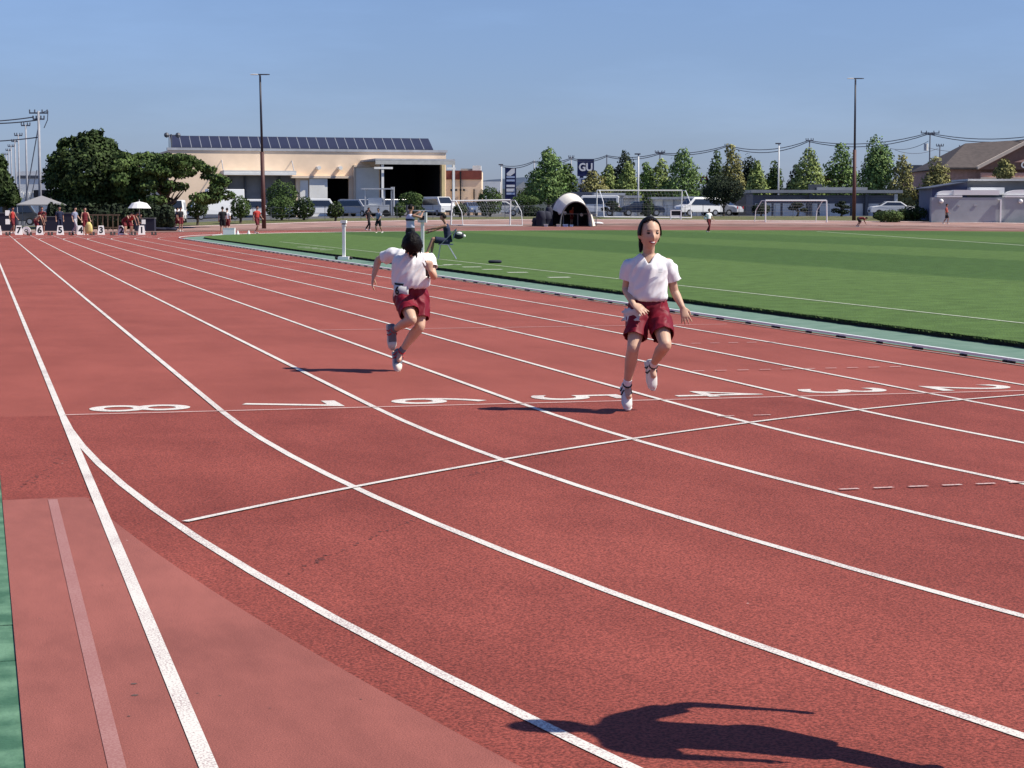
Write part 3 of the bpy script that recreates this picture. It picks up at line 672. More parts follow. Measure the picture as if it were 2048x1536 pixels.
MB().prism([(-wd/2-.6, h), (wd/2+.6, h), (wd/2-.6, h+1.2), (-wd/2+.2, h+1.2)], -.6, 8).build('roof', DGREY, t)
# --- white stucco wall with arches in front of it
STU = mat('grey_white_stucco', (.36, .385, .40), .9, .08, 1.0, .4, 25, lo=.3, hi=.7); ARW = mat('arch_white', (.82, .82, .79), .7)
f = 167; pa = PF(1950, 447, f); s_ = f/CF
ww = thing('stucco_wall_building', 'grey white stucco wall building with white arch tops and round lamps at the right edge', 'building', (pa.x, pa.y, TZ(pa.x, pa.y)-.1), -YAW-.02)
Z = lambda v: PF(1950, v, f).z-ww.location.z; X = lambda u: (u-1950)*s_
MB().box(X(1863), X(2180), 0, .8, 0, Z(395)).build('wall', STU, ww)
def arch(u0, u1, vt, vb):
    cx = (X(u0)+X(u1))/2; w2 = (X(u1)-X(u0))/2; zb_, ztp_ = Z(vb), Z(vt)
    return [(cx-w2, zb_)]+[(cx-w2*math.cos(math.pi*i/16), zb_+(ztp_-zb_)*math.sin(math.pi*i/16)**.8) for i in range(1, 16)]+[(cx+w2, zb_)]
for u0, u1 in ((1874, 1922), (2009, 2090)):
    MB().prism(arch(u0, u1, 381 if u0 < 1900 else 379, 390), .1, .7).build('arch_top', ARW, ww)
    MB().box(X(u0)-.05, X(u1)+.05, -.12, .9, Z(394.5), Z(391)).build('coping', ARW, ww)
MB().box(X(1906), X(1997), -.05, 1.2, Z(390), Z(380)).build('torn_fascia', ARW, ww)
MB().box(X(1945), X(2012), .95, 2.5, Z(389), Z(374.5)).build('white_box_fascia', ARW, ww)
bs = MB(); bsx = X(1863); 
bs.add([(bsx+.6, 3, 0), (X(1948), 3, 0), (X(1948), 3, Z(362)), (bsx+.6, 3, Z(374)), (bsx+.6, 9, 0), (X(1948), 9, 0), (X(1948), 9, Z(362)), (bsx+.6, 9, Z(374))], [(0, 1, 2, 3), (7, 6, 5, 4), (0, 4, 5, 1), (1, 5, 6, 2), (2, 6, 7, 3), (3, 7, 4, 0)])
bs.build('blue_grey_shed', mat('blue_grey_cladding', (.12, .13, .22), .6, .08, 1), ww)
MB().box(X(1948), X(2180), 3.2, 9, 0, Z(361)).build('grey_shed', mat('mid_grey_cladding', (.22, .23, .26), .6, .08, 1), ww)
MB().box(X(1946), X(2180), 2.4, 9.4, Z(361)+.01, Z(357)).build('shed_roof', STEEL, ww)
bs = MB(); bs.add([(bsx+.2, 2.4, Z(375)), (X(1948), 2.4, Z(361.5)), (X(1948), 9.3, Z(361.5)), (bsx+.2, 9.3, Z(375)), (bsx+.2, 2.4, Z(377)), (X(1948), 2.4, Z(363.5)), (X(1948), 9.3, Z(363.5)), (bsx+.2, 9.3, Z(377))], [(0, 1, 2, 3), (7, 6, 5, 4), (0, 4, 5, 1), (1, 5, 6, 2), (2, 6, 7, 3), (3, 7, 4, 0)])
bs.build('sloping_roof', DGREY, ww)
for u in (1881, 2038):
    lp = MB().ball((X(u), -.28, Z(402.5)), .19, 12).build('wall_lamp', ARW, ww, smooth=True)
    MB().tube([(X(u), -.12, Z(403.5)), (X(u), 0, Z(403.5))], .12, 8).build('lamp_mount', DGREY, lp)
for u in (1917, 1950): MB().box(X(u)-.12, X(u)+.12, -.05, -.01, Z(412), Z(409)).build('vent', GPAN, ww)
MB().box(X(1998), X(2001), -.22, -.06, 0, Z(398)).box(X(1993), X(2001), -.22, -.06, Z(400), Z(398)).build('downpipe', ARW, ww)
# ================================================================== TREES
def leafmat(name, c1, c2, isl=.45):
    return mat(name, c1, .75, scale=.55, col2=c2, lo=.35, hi=.65, island=isl, spec=.2, detail=3)
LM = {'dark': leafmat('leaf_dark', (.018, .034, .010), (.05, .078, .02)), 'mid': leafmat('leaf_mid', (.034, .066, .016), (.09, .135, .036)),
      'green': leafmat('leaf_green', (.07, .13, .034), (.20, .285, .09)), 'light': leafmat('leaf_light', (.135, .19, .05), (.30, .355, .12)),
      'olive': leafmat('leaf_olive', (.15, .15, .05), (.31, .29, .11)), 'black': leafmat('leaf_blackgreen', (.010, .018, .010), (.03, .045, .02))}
BARK = mat('bark', (.10, .075, .055), .95, .25, 6, .6, 20); BARKL = mat('bark_pale', (.28, .25, .20), .95, .2, 6)
def leaves(mb, lobes, n, size, rnd, shell=.55, flat=1):
    tot = sum((r[0]*r[1]*r[2])**.667 for c, r in lobes)
    for c, r in lobes:
        k = int(n*((r[0]*r[1]*r[2])**.667)/tot)
        for _ in range(k):
            z = rnd.uniform(-1, 1); t = rnd.uniform(0, 2*math.pi); q = math.sqrt(1-z*z); d = Vector((q*math.cos(t), q*math.sin(t), z))
            rad = shell+(1-shell)*rnd.random()**.6
            bumpy = 1+.28*noise.noise(d*2.2+Vector(c)*3)+.16*noise.noise(d*6+Vector(c)*3)
            p = Vector(c)+Vector((d.x*r[0], d.y*r[1], d.z*r[2]))*rad*bumpy
            nrm = (d+Vector((rnd.uniform(-1, 1), rnd.uniform(-1, 1), rnd.uniform(-.6, 1)))*.9).normalized()
            a = nrm.orthogonal().normalized(); b_ = nrm.cross(a); an = rnd.uniform(0, 6.28); a, b_ = a*math.cos(an)+b_*math.sin(an), b_*math.cos(an)-a*math.sin(an)
            s = size*rnd.uniform(.55, 1.35)
            mb.add([p-a*s, p+b_*s*.6*flat, p+a*s, p-b_*s*.6*flat], [(0, 1, 2, 3)])
def tree(u, vt, wpx, vb, f, m, label, shape='oval', n=1700, size=None, lobes=None, trunk=.16, seed=0, group=None, name='tree', bark=BARK, limbs=5, vtrunk=None, cat='tree'):
    rnd = random.Random(seed or int(u*7+vt)); c = base(u, f); s = f/CF
    t = thing(name, label, cat, c, -YAW, group); zt_ = zat(u, vt, f)-c.z; zb_ = zat(u, vb, f)-c.z; W = wpx*s/2; h = zt_-zb_
    if lobes is None:
        if shape == 'cone':
            lobes = []
            sx = rnd.uniform(1.25, 1.55); pw = rnd.uniform(1.2, 2.2)
            for i in range(7):
                q = i/6; ww_ = W*sx*(1.0-.66*q**pw)
                lobes.append(((rnd.uniform(-.2, .2)*W, rnd.uniform(-.15, .15)*W, zb_+h*(.10+.78*q)), (ww_, ww_*.95, h*.15)))
                sd = rnd.choice((-1, 1)); lobes.append(((sd*ww_*.55, rnd.uniform(-.3, .3)*W, zb_+h*(.12+.7*q)+rnd.uniform(-.05, .05)*h), (ww_*.5, ww_*.5, h*rnd.uniform(.06, .11))))
            lobes.append(((rnd.uniform(-.08, .08)*W, 0, zb_+h*.93), (W*.22, W*.22, h*.09)))
        elif shape == 'ball':
            lobes = [((0, 0, zb_+h/2), (W, W, h/2))]
        else:
            W *= 1.1; lobes = [((rnd.uniform(-.4, .4)*W, rnd.uniform(-.3, .3)*W, zb_+h*rnd.uniform(.3, .62)), (W*rnd.uniform(.5, .72), W*.65, h*rnd.uniform(.25, .36))) for _ in range(6)]
            lobes.append(((0, 0, zb_+h*.76), (W*.45, W*.45, h*.26)))
            lobes.append(((0, 0, zb_+h*.3), (W*.85, W*.8, h*.33)))
    size = size or max(.16, s*2.6)
    tk = MB(); top = zb_+h*.7
    tk.tube([(0, 0, -.2), (.05, 0, max(.3, zb_*.6)), (.02*W, 0, zb_+h*.25), (0, 0, top)], [trunk*1.25, trunk, trunk*.7, trunk*.2], 7)
    for i in range(limbs):
        a = rnd.uniform(0, 6.28); z0 = zb_+h*rnd.uniform(-.05, .45) if zb_ > .6 else h*rnd.uniform(.15, .5)
        r = W*rnd.uniform(.4, .75); tk.tube([(0, 0, z0), (math.cos(a)*r*.5, math.sin(a)*r*.5, z0+h*.12), (math.cos(a)*r, math.sin(a)*r, z0+h*.3)], [trunk*.45, trunk*.3, trunk*.1], 5)
    tk.build('trunk', bark, t)
    cr = MB(); leaves(cr, lobes, n, size, rnd); cr.build('crown', LM[m], t, fix=False)
    return t
# the two big trees behind the start
c = base(185, 152); s = 152/CF
def lb(x, v, rx, rv, y=0, ry=None, f=152): return ((x*s, y, (zat(0, v, f)-c.z)), (rx*s, (ry or rx)*s, rv*s))
rnd = random.Random(3)
L = [lb(0, 350, 78, 62), lb(-55, 365, 40, 50), lb(50, 372, 60, 45), lb(0, 300, 42, 34), lb(8, 272, 14, 14), lb(-18, 286, 14, 12), lb(-45, 318, 36, 22), lb(28, 300, 28, 22), lb(-10, 396, 60, 28), lb(-68, 345, 28, 30), lb(55, 330, 34, 26), lb(20, 262, 6, 6), lb(30, 282, 10, 8), lb(-20, 410, 62, 22), lb(40, 405, 40, 22)]
for i_ in range(22):
    a_ = math.pi*(i_+.5)/22; L.append(lb(-8-72*math.cos(a_)*(1 if i_ < 11 else .95)+rnd.uniform(-4, 4), 352-78*math.sin(a_)**.9+rnd.uniform(-6, 5), rnd.uniform(6, 13), rnd.uniform(5, 10)))
tree(185, 258, 150, 420, 152, 'dark', 'broad dark round tree with a ragged top, behind lane boards five to three', n=22000, size=.17, lobes=L, trunk=.32, name='broadleaf_tree', limbs=9)
c = base(330, 150); s = 150/CF
rnd = random.Random(21); L = [lb(-70, 350, 34, 40, f=150), lb(-30, 340, 50, 26, f=150), lb(-65, 385, 32, 18, f=150)]
for x_ in range(-80, 116, 13): L.append(lb(x_, 314+max(0, (x_-10))**2*.0045+rnd.uniform(-4, 5), 16, 9, f=150))
while len(L) < 92:
    x = rnd.uniform(-88, 118); top_ = 303+max(0, (x-10))**2*.0052+max(0, -x-60)*.1; bot_ = 402-8*math.sin(x*.05)
    v = rnd.uniform(top_+6, bot_)
    if 36 < x < 72 and 355 < v < 392 and rnd.random() < .85: continue
    if x > 60 and v > 405: continue
    L.append(lb(x, v, rnd.uniform(12, 22), rnd.uniform(6, 11), y=rnd.uniform(-2, 2), f=150))
tree(330, 300, 150, 420, 150, 'mid', 'wide spreading tree with lacy drooping branches in front of the warehouse', n=21000, size=.145, lobes=L, trunk=.3, name='broadleaf_tree', limbs=12)
c = base(10, 150)
L = [((x*s, y*s, zat(0, v, 150)-c.z), (r*s, r*s, q*s)) for x, y, v, r, q in ((-10, 0, 365, 26, 34), (0, 0, 385, 26, 25), (-8, 0, 330, 14, 22), (14, 0, 400, 18, 14), (-30, 0, 345, 20, 30))]
tree(10, 310, 60, 415, 150, 'dark', 'dark evergreen cut off by the left edge of the photo', n=6000, size=.17, lobes=L, trunk=.25, name='conifer_tree')
# right hand row
rows = [(1096, 297, 56, 398, 214, 'green', 'tall tree with visible pale branches left of the navy sign', 'cone', 3800), (1131, 328, 46, 400, 217, 'mid', 'shorter tree tucked right behind the tall one by the navy sign', 'cone', 2200),
 (1060, 372, 44, 405, 230, 'mid', 'low bushy tree at the foot of the tall tree by the tent', 'oval', 1300),
 (1187, 342, 46, 395, 232, 'olive', 'yellowish tree covering the lower right corner of the navy sign', 'cone', 1800), (1217, 330, 40, 395, 234, 'light', 'pale green tree, second to the right of the navy sign', 'cone', 1700),
 (1247, 303, 44, 395, 246, 'black', 'dark spruce rising behind the pale tree row', 'cone', 2200), (1254, 324, 38, 395, 234, 'light', 'pale green tree in front of the dark spruce', 'cone', 1700),
 (1291, 325, 36, 395, 236, 'green', 'narrow tree just right of the slim lamp post', 'cone', 1600), (1320, 318, 44, 395, 236, 'light', 'pale two toned tree left of the tall pointed green tree', 'cone', 1900),
 (1364, 298, 60, 396, 228, 'green', 'tall pointed green tree above the right post of the largest goal', 'cone', 3000), (1431, 303, 32, 396, 240, 'mid', 'slim pointed tree left of the yellowish tree', 'cone', 1500),
 (1463, 290, 46, 396, 236, 'olive', 'tall yellowish green tree behind the round dark tree', 'cone', 2300), (1497, 308, 50, 398, 248, 'black', 'dark tree between the yellowish tree and the small pale one', 'oval', 2000),
 (1513, 322, 40, 398, 226, 'light', 'small pale conical tree over the left end of the long shelter', 'cone', 1600), (1548, 320, 40, 398, 240, 'mid', 'mid green tree by the right slim lamp post', 'oval', 1600),
 (1592, 330, 34, 400, 250, 'black', 'dark narrow tree beside the gap with the white house', 'cone', 1400), (1614, 298, 62, 398, 230, 'light', 'broad pale green tree left of the shop signboard', 'cone', 3000),
 (1679, 288, 62, 398, 232, 'green', 'pointed tree standing above the red shop signboard', 'cone', 3000), (1748, 270, 74, 398, 226, 'green', 'tallest tree, directly right of the right mast', 'oval', 4200),
 (1802, 310, 44, 420, 224, 'olive', 'dry olive coloured tree right of the tallest tree', 'cone', 2200), (1868, 312, 56, 415, 222, 'olive', 'yellowing tree left of the brown roofed shop', 'oval', 2600),
 (2006, 318, 46, 358, 205, 'olive', 'olive tree top in front of the brown roofed shop', 'oval', 1500)]
for u, vt, w_, vb, f, m, lab, shp, n in rows:
    tree(u, vt, w_, vb+8 if shp == 'cone' else vb, f, m, lab, shp, int(n*1.5), trunk=.17, name='poplar_tree' if shp == 'cone' else 'broadleaf_tree', group='trees in the row beyond the sheds')
# dense understory behind the shed roofs
rnd = random.Random(5); us_ = MB()
lob = []
for i in range(46):
    u = 1150+i*15.5+rnd.uniform(-5, 5); p = base(u, 243+rnd.uniform(-4, 4)); zz = zat(u, rnd.uniform(376, 384), 243); lob.append(((p.x, p.y, zz*.5+.2), (1.5, 1.5, zz*.45)))
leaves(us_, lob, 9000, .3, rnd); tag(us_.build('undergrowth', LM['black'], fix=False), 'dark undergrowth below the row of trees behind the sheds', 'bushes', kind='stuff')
# clipped round shrubs
def shrub(u, vt, wpx, vb, f, m, label, n=1500, lobes=None, name='clipped_shrub'):
    s = f/CF; c = base(u, f); h = zat(u, vt, f)-max(c.z, zat(u, vb, f)); z0 = max(0, zat(u, vb, f)-c.z); W = wpx*s/2
    if lobes is None: lobes = [((0, 0, z0+h*.5), (W*.95, W*.95, h*.52)), ((-W*.35, 0, z0+h*.42), (W*.6, W*.6, h*.42)), ((W*.35, 0, z0+h*.45), (W*.6, W*.6, h*.42))]
    rnd = random.Random(int(u)); t = thing(name, label, 'bush', c, -YAW, 'shrubs on the verge')
    tk = MB(); tk.tube([(0, 0, -.1), (.04, 0, z0+h*.4)], [.12, .07], 6)
    for a in (-1, 1): tk.tube([(0, 0, z0*.5+.1), (a*W*.4, 0, z0+h*.45)], [.06, .03], 5)
    tk.build('trunk', BARK, t)
    cr = MB(); leaves(cr, lobes, n, max(.085, s*1.9), rnd, .8); cr.build('crown', LM[m], t, fix=False)
for a in [(481, 392, 42, 434, 160, 'mid', 'round clipped shrub on a short stem left of the left mast', 1600),
          (564, 362, 66, 412, 176, 'mid', 'largest domed shrub right behind the left mast', 3200), (563, 394, 66, 436, 166, 'mid', 'clipped hedge block under the largest domed shrub', 2400),
          (608, 394, 44, 436, 166, 'dark', 'dark rounded shrub right of the hedge block', 1800), (671, 404, 34, 435, 164, 'dark', 'small dark shrub left of the silver minivan', 1200),
          (822, 383, 52, 416, 186, 'mid', 'domed shrub in front of the dark warehouse porch', 2000), (800, 405, 26, 432, 176, 'mid', 'small shrub at the left foot of the domed porch shrub', 800),
          (838, 412, 24, 432, 176, 'dark', 'small shrub at the right foot of the domed porch shrub', 700),
          (980, 374, 52, 428, 180, 'mid', 'big round shrub behind the left goal', 3200), (920, 408, 28, 430, 176, 'dark', 'low dark shrub seen through the left end of the left goal', 900),
          (1050, 390, 60, 412, 186, 'mid', 'flat topped shrub left of the dome tent', 1600), (1062, 412, 52, 434, 182, 'black', 'black green shrub beside the dome tent', 1500),
          (1447, 352, 84, 408, 186, 'black', 'round dark tree with several stems right of the parked minivan', 5200),
          (1522, 407, 38, 428, 186, 'black', 'round low shrub at the left end of the long shelter', 1300), (1296, 396, 24, 434, 188, 'dark', 'brownish column shrub behind the head of the front runner', 1100),
          (395, 398, 44, 432, 156, 'dark', 'dark shrub left of the parked white truck', 1500),
          (1780, 420, 58, 446, 168, 'mid', 'low rounded bush right of the long shelter', 1800), (1825, 412, 60, 440, 172, 'dark', 'dark bush between the low rounded bush and the stucco wall', 1800),
          (1850, 392, 40, 425, 190, 'black', 'tall dark shrub hard against the left end of the stucco wall', 1800)]:
    shrub(*a)
# niwaki pines with cloud pads
for u, vt, vb, f, lab, pads in ((1594, 405, 433, 184, 'cloud pruned pine behind the right goal, three pads', [(0, 409, 12, 4.5), (-8, 416, 10, 4), (14, 420, 8, 4.5), (2, 412, 9, 4)]),
                                (1682, 402, 433, 184, 'cloud pruned pine just left of the foot of the right mast', [(2, 405, 8, 3.5), (-3, 410, 10, 3.5), (9, 414, 10, 3.5), (-11, 421, 9, 4.5), (5, 424, 12, 4.5)]),
                                (1222, 402, 433, 184, 'cloud pruned pine behind the left end of the largest goal', [(2, 408, 13, 6), (10, 418, 12, 5), (-12, 418, 8, 4)])):
    s = f/CF; c = base(u, f); rnd = random.Random(u); t = thing('garden_pine', lab, 'tree', c, -YAW, 'cloud pruned pines')
    tk = MB(); tk.tube([(0, 0, -.1), (.15, 0, .4), (-.05, 0, zat(u, pads[0][1], f)-c.z)], [.13, .09, .04], 6)
    for x, v, rx, rz_ in pads: tk.tube([(.05, 0, .4), (x*s, 0, zat(u, v, f)-c.z)], [.06, .03], 5)
    tk.build('trunk', BARK, t); cr = MB()
    leaves(cr, [((x*s, 0, zat(u, v, f)-c.z), (rx*s, rx*s*.8, rz_*s)) for x, v, rx, rz_ in pads], 1300, .085, rnd, .75); cr.build('crown', LM['black'], t, fix=False)
# long low dark hedge behind the car row on the right and far left dark hedge added to imitate tree shade
def hedge(u0, u1, v0, v1, f, m, label, n):
    rnd = random.Random(u0); lob = []
    k = max(2, int((u1-u0)/12)); a = base(u0, f); b_ = base(u1, f); hh = zat(u0, v0, f)-a.z
    for i in range(k): q = (i+.5)/k; p = a.lerp(b_, q); lob.append(((p.x-a.x, p.y-a.y, hh*.5), (12*f/CF*.8, .6, hh*.55)))
    t = thing('hedge', label, 'hedge', a); tk = MB()
    for l in lob[::2]: tk.tube([(l[0][0], l[0][1], -.1), (l[0][0], l[0][1], hh*.6)], .05, 5)
    tk.build('stem', BARK, t); mb = MB(); leaves(mb, lob, n, .14, rnd, .8); mb.build('foliage', LM[m], t, fix=False)
hedge(96, 346, 411, 450, 146, 'black', 'added dark hedge imitating the tree shade behind the start', 14000)
hedge(1752, 1860, 424, 436, 176, 'dark', 'low dark hedge running towards the stucco wall', 2200)
# ================================================================== MASTS, POLES, WIRES
MAST = mat('mast_brown', (.085, .032, .026), .6, .1, 2); MASTL = mat('mast_dark', (.03, .03, .045), .5)
def mast(ub, vb, ut, vt, f, lab):
    c = base(ub, f); top = PF(ut, vt, f)-c; t = thing('light_mast', lab, 'lamp post', c, 0, 'tall light masts'); h = top.z
    MB().tube([(0, 0, -.3), (top.x*.5, top.y*.5, h*.5)], [.17, .15], 10).build('lower_tube', MAST, t, smooth=True)
    MB().tube([(top.x*.49, top.y*.49, h*.49), (top.x, top.y, h-.05)], [.10, .075], 10).build('upper_tube', MASTL, t, smooth=True)
    r = RT0
    MB().tube([Vector((top.x, top.y, h))-r*.25, Vector((top.x, top.y, h))+r*.25], .05, 6).build('bracket', MASTL, t)
    for s_, m_ in ((-1, STEEL), (1, MASTL)):
        hd = MB(); c0 = Vector((top.x, top.y, h))+r*.42*s_
        hd.loft([(c0+r*(.34*s_*k), FH*.14*w2, Vector((0, 0, 1))*.045*w2) for k, w2 in ((-.9, .3), (-.6, 1), (.3, 1), (.9, .7))], 10)
        hd.build('lamp_head', m_, t)
mast(528, 456, 520, 149, 149, 'tall brown light mast left, in front of the warehouse')
mast(1708, 431, 1711, 157, 172, 'tall brown light mast right, in front of the long shelter')
def slim(u, vb, vt, f, lab, head=1):
    c = base(u, f); h = zat(u, vt, f)-c.z; t = thing('slim_lamp_post', lab, 'lamp post', c, -YAW, 'slim lamp posts')
    MB().tube([(0, 0, -.2), (0, 0, h)], [.11, .07], 8).build('post', STEEL, t, smooth=True)
    MB().loft([((x, 0, h+.05), (0, .15, 0), (0, 0, .07)) for x in (-.38, -.2, .2)], 8).build('lamp_head', MASTL, t)
slim(1276, 425, 309, 196, 'slim pale lamp post behind the largest goal')
slim(1556, 388, 288, 212, 'slim pale lamp post rising from behind the long shelter')
slim(1003, 395, 330, 250, 'slim pale lamp post left of the blue pylon sign')
CONC = mat('concrete_pole', (.34, .34, .36), .8, .1, 2); CONCD = mat('dark_pole', (.09, .10, .13), .8); WIRE = mat('wire_grey', (.06, .065, .09), .6)
def pole(u, vt, f, lab, m=CONC, arms=((6, .9),), trans=False, r=.10):
    c = base(u, f); h = zat(u, vt, f)-c.z; t = thing('utility_pole', lab, 'pole', c, -YAW, 'utility poles')
    MB().tube([(0, 0, -.3), (0, 0, h)], [r*1.2, r*.8], 8).build('shaft', m, t, smooth=True)
    for dz, w_ in arms:
        z = h-dz*f/CF; MB().box(-w_, w_, -.06, .06, z-.06, z+.06).build('crossarm', CONCD, t)
        ins = MB()
        for x in (-w_*.95, -w_*.4, w_*.4, w_*.95): ins.tube([(x, 0, z+.06), (x, 0, z+.3)], .06, 6)
        ins.build('insulator', CONCD, t)
    if trans: MB().tube([(-.5, 0, h*.78), (-.5, 0, h*.78+.9)], .28, 10).build('transformer', STEEL, t)
    return t, h
pole(81, 222, 170, 'nearest concrete utility pole at the left, with dangling loop of cable', arms=((4, .8), (16, .5)), trans=False, r=.13)
labs = ['second utility pole of the left line', 'third utility pole of the left line', 'fourth utility pole of the left line', 'fifth utility pole of the left line', 'sixth utility pole of the left line', 'farthest utility pole of the left line']
for (u, vt, f), lab in zip(((55, 249, 195), (40, 269, 225), (33, 281, 250), (25, 291, 280), (20, 299, 310), (15, 307, 345)), labs):
    pole(u, vt, f, lab, arms=((2, .45),), r=.10)
dg_ = MB(); a = PF(76, 258, 171); b_ = base(42, 171); dg_.tube([a, b_], .05, 5); dg_.tube([PF(74, 340, 171), base(50, 171)], .04, 5)
tag(dg_.build('pole_stay', CONCD), 'thin slanting stay wires beside the nearest left utility pole', 'cable')
def sag(p, q, s_, n=10): return [p.lerp(q, i/n)-Vector((0, 0, s_*4*(i/n)*(1-i/n))) for i in range(n+1)]
def wire(lab, runs, r=.035):
    mb = MB()
    for p, q, s_ in runs: mb.tube(sag(p, q, s_), r, 4)
    tag(mb.build('overhead_wire', WIRE), lab, 'cable')
wire('two overhead wires entering from the left edge to the nearest pole', [(PF(-60, 244, 170), PF(68, 234, 170), .1), (PF(-60, 246, 170), PF(76, 240, 170), .15), (PF(-60, 284, 170), PF(80, 274, 170), .1)], .05)
wire('curled cable hanging from the nearest left utility pole', [(PF(82, 226, 170), PF(95, 221, 170), 0), (PF(96, 222, 170), PF(95, 240, 170), 0), (PF(95, 240, 170), PF(88, 256, 170), 0)], .035)
pole(1857, 265, 255, 'dark utility pole with crossarm and transformer left of the brown roofed shop', CONCD, ((1, 1.2), (4, .6)), True)
pole(1877, 289, 270, 'shorter dark utility pole behind the transformer pole', CONCD, ((3, .5),))
pole(1916, 290, 290, 'bare thin pole above the brown roof', CONCD, (), r=.1)
pole(1617, 280, 262, 'utility pole behind the broad pale tree', CONCD, ((1, .5),))
pole(1319, 304, 275, 'small cross armed utility pole among the middle trees', CONCD, ((1, .7), (3, .5)))
pole(1213, 309, 285, 'thin utility pole right of the navy sign', CONCD, (), r=.1)
pole(1142, 314, 285, 'thin utility pole left of the navy sign', CONC, ((1, .4),), r=.1)
pole(1068, 320, 290, 'faint utility pole left of the tall tree', CONC, (), r=.1)
pole(1454, 291, 268, 'utility pole behind the yellowish tree', CONCD, ((1, .4),), r=.12)
pts_ = [(1000, 330, 290), (1068, 322, 290), (1142, 316, 285), (1213, 311, 280), (1319, 306, 275), (1454, 291, 268), (1617, 281, 262), (1857, 266, 255), (2120, 262, 240)]
runs = []
for a, b_ in zip(pts_, pts_[1:]):
    for dv, sg_ in ((0, .55), (2.2, .7)): runs.append((PF(a[0], a[1]+dv, a[2]), PF(b_[0], b_[1]+dv, b_[2]), sg_*(1.6 if b_[0]-a[0] > 150 else .8)))
wire('long sagging overhead wires above the tree row on the right', runs, .05)
wire('lower overhead wires left of the transformer pole', [(PF(1780, 297, 256), PF(1857, 282, 255), .5), (PF(1790, 300, 258), PF(1877, 296, 270), .6), (PF(1857, 296, 255), PF(1980, 300, 270), .4)], .03)
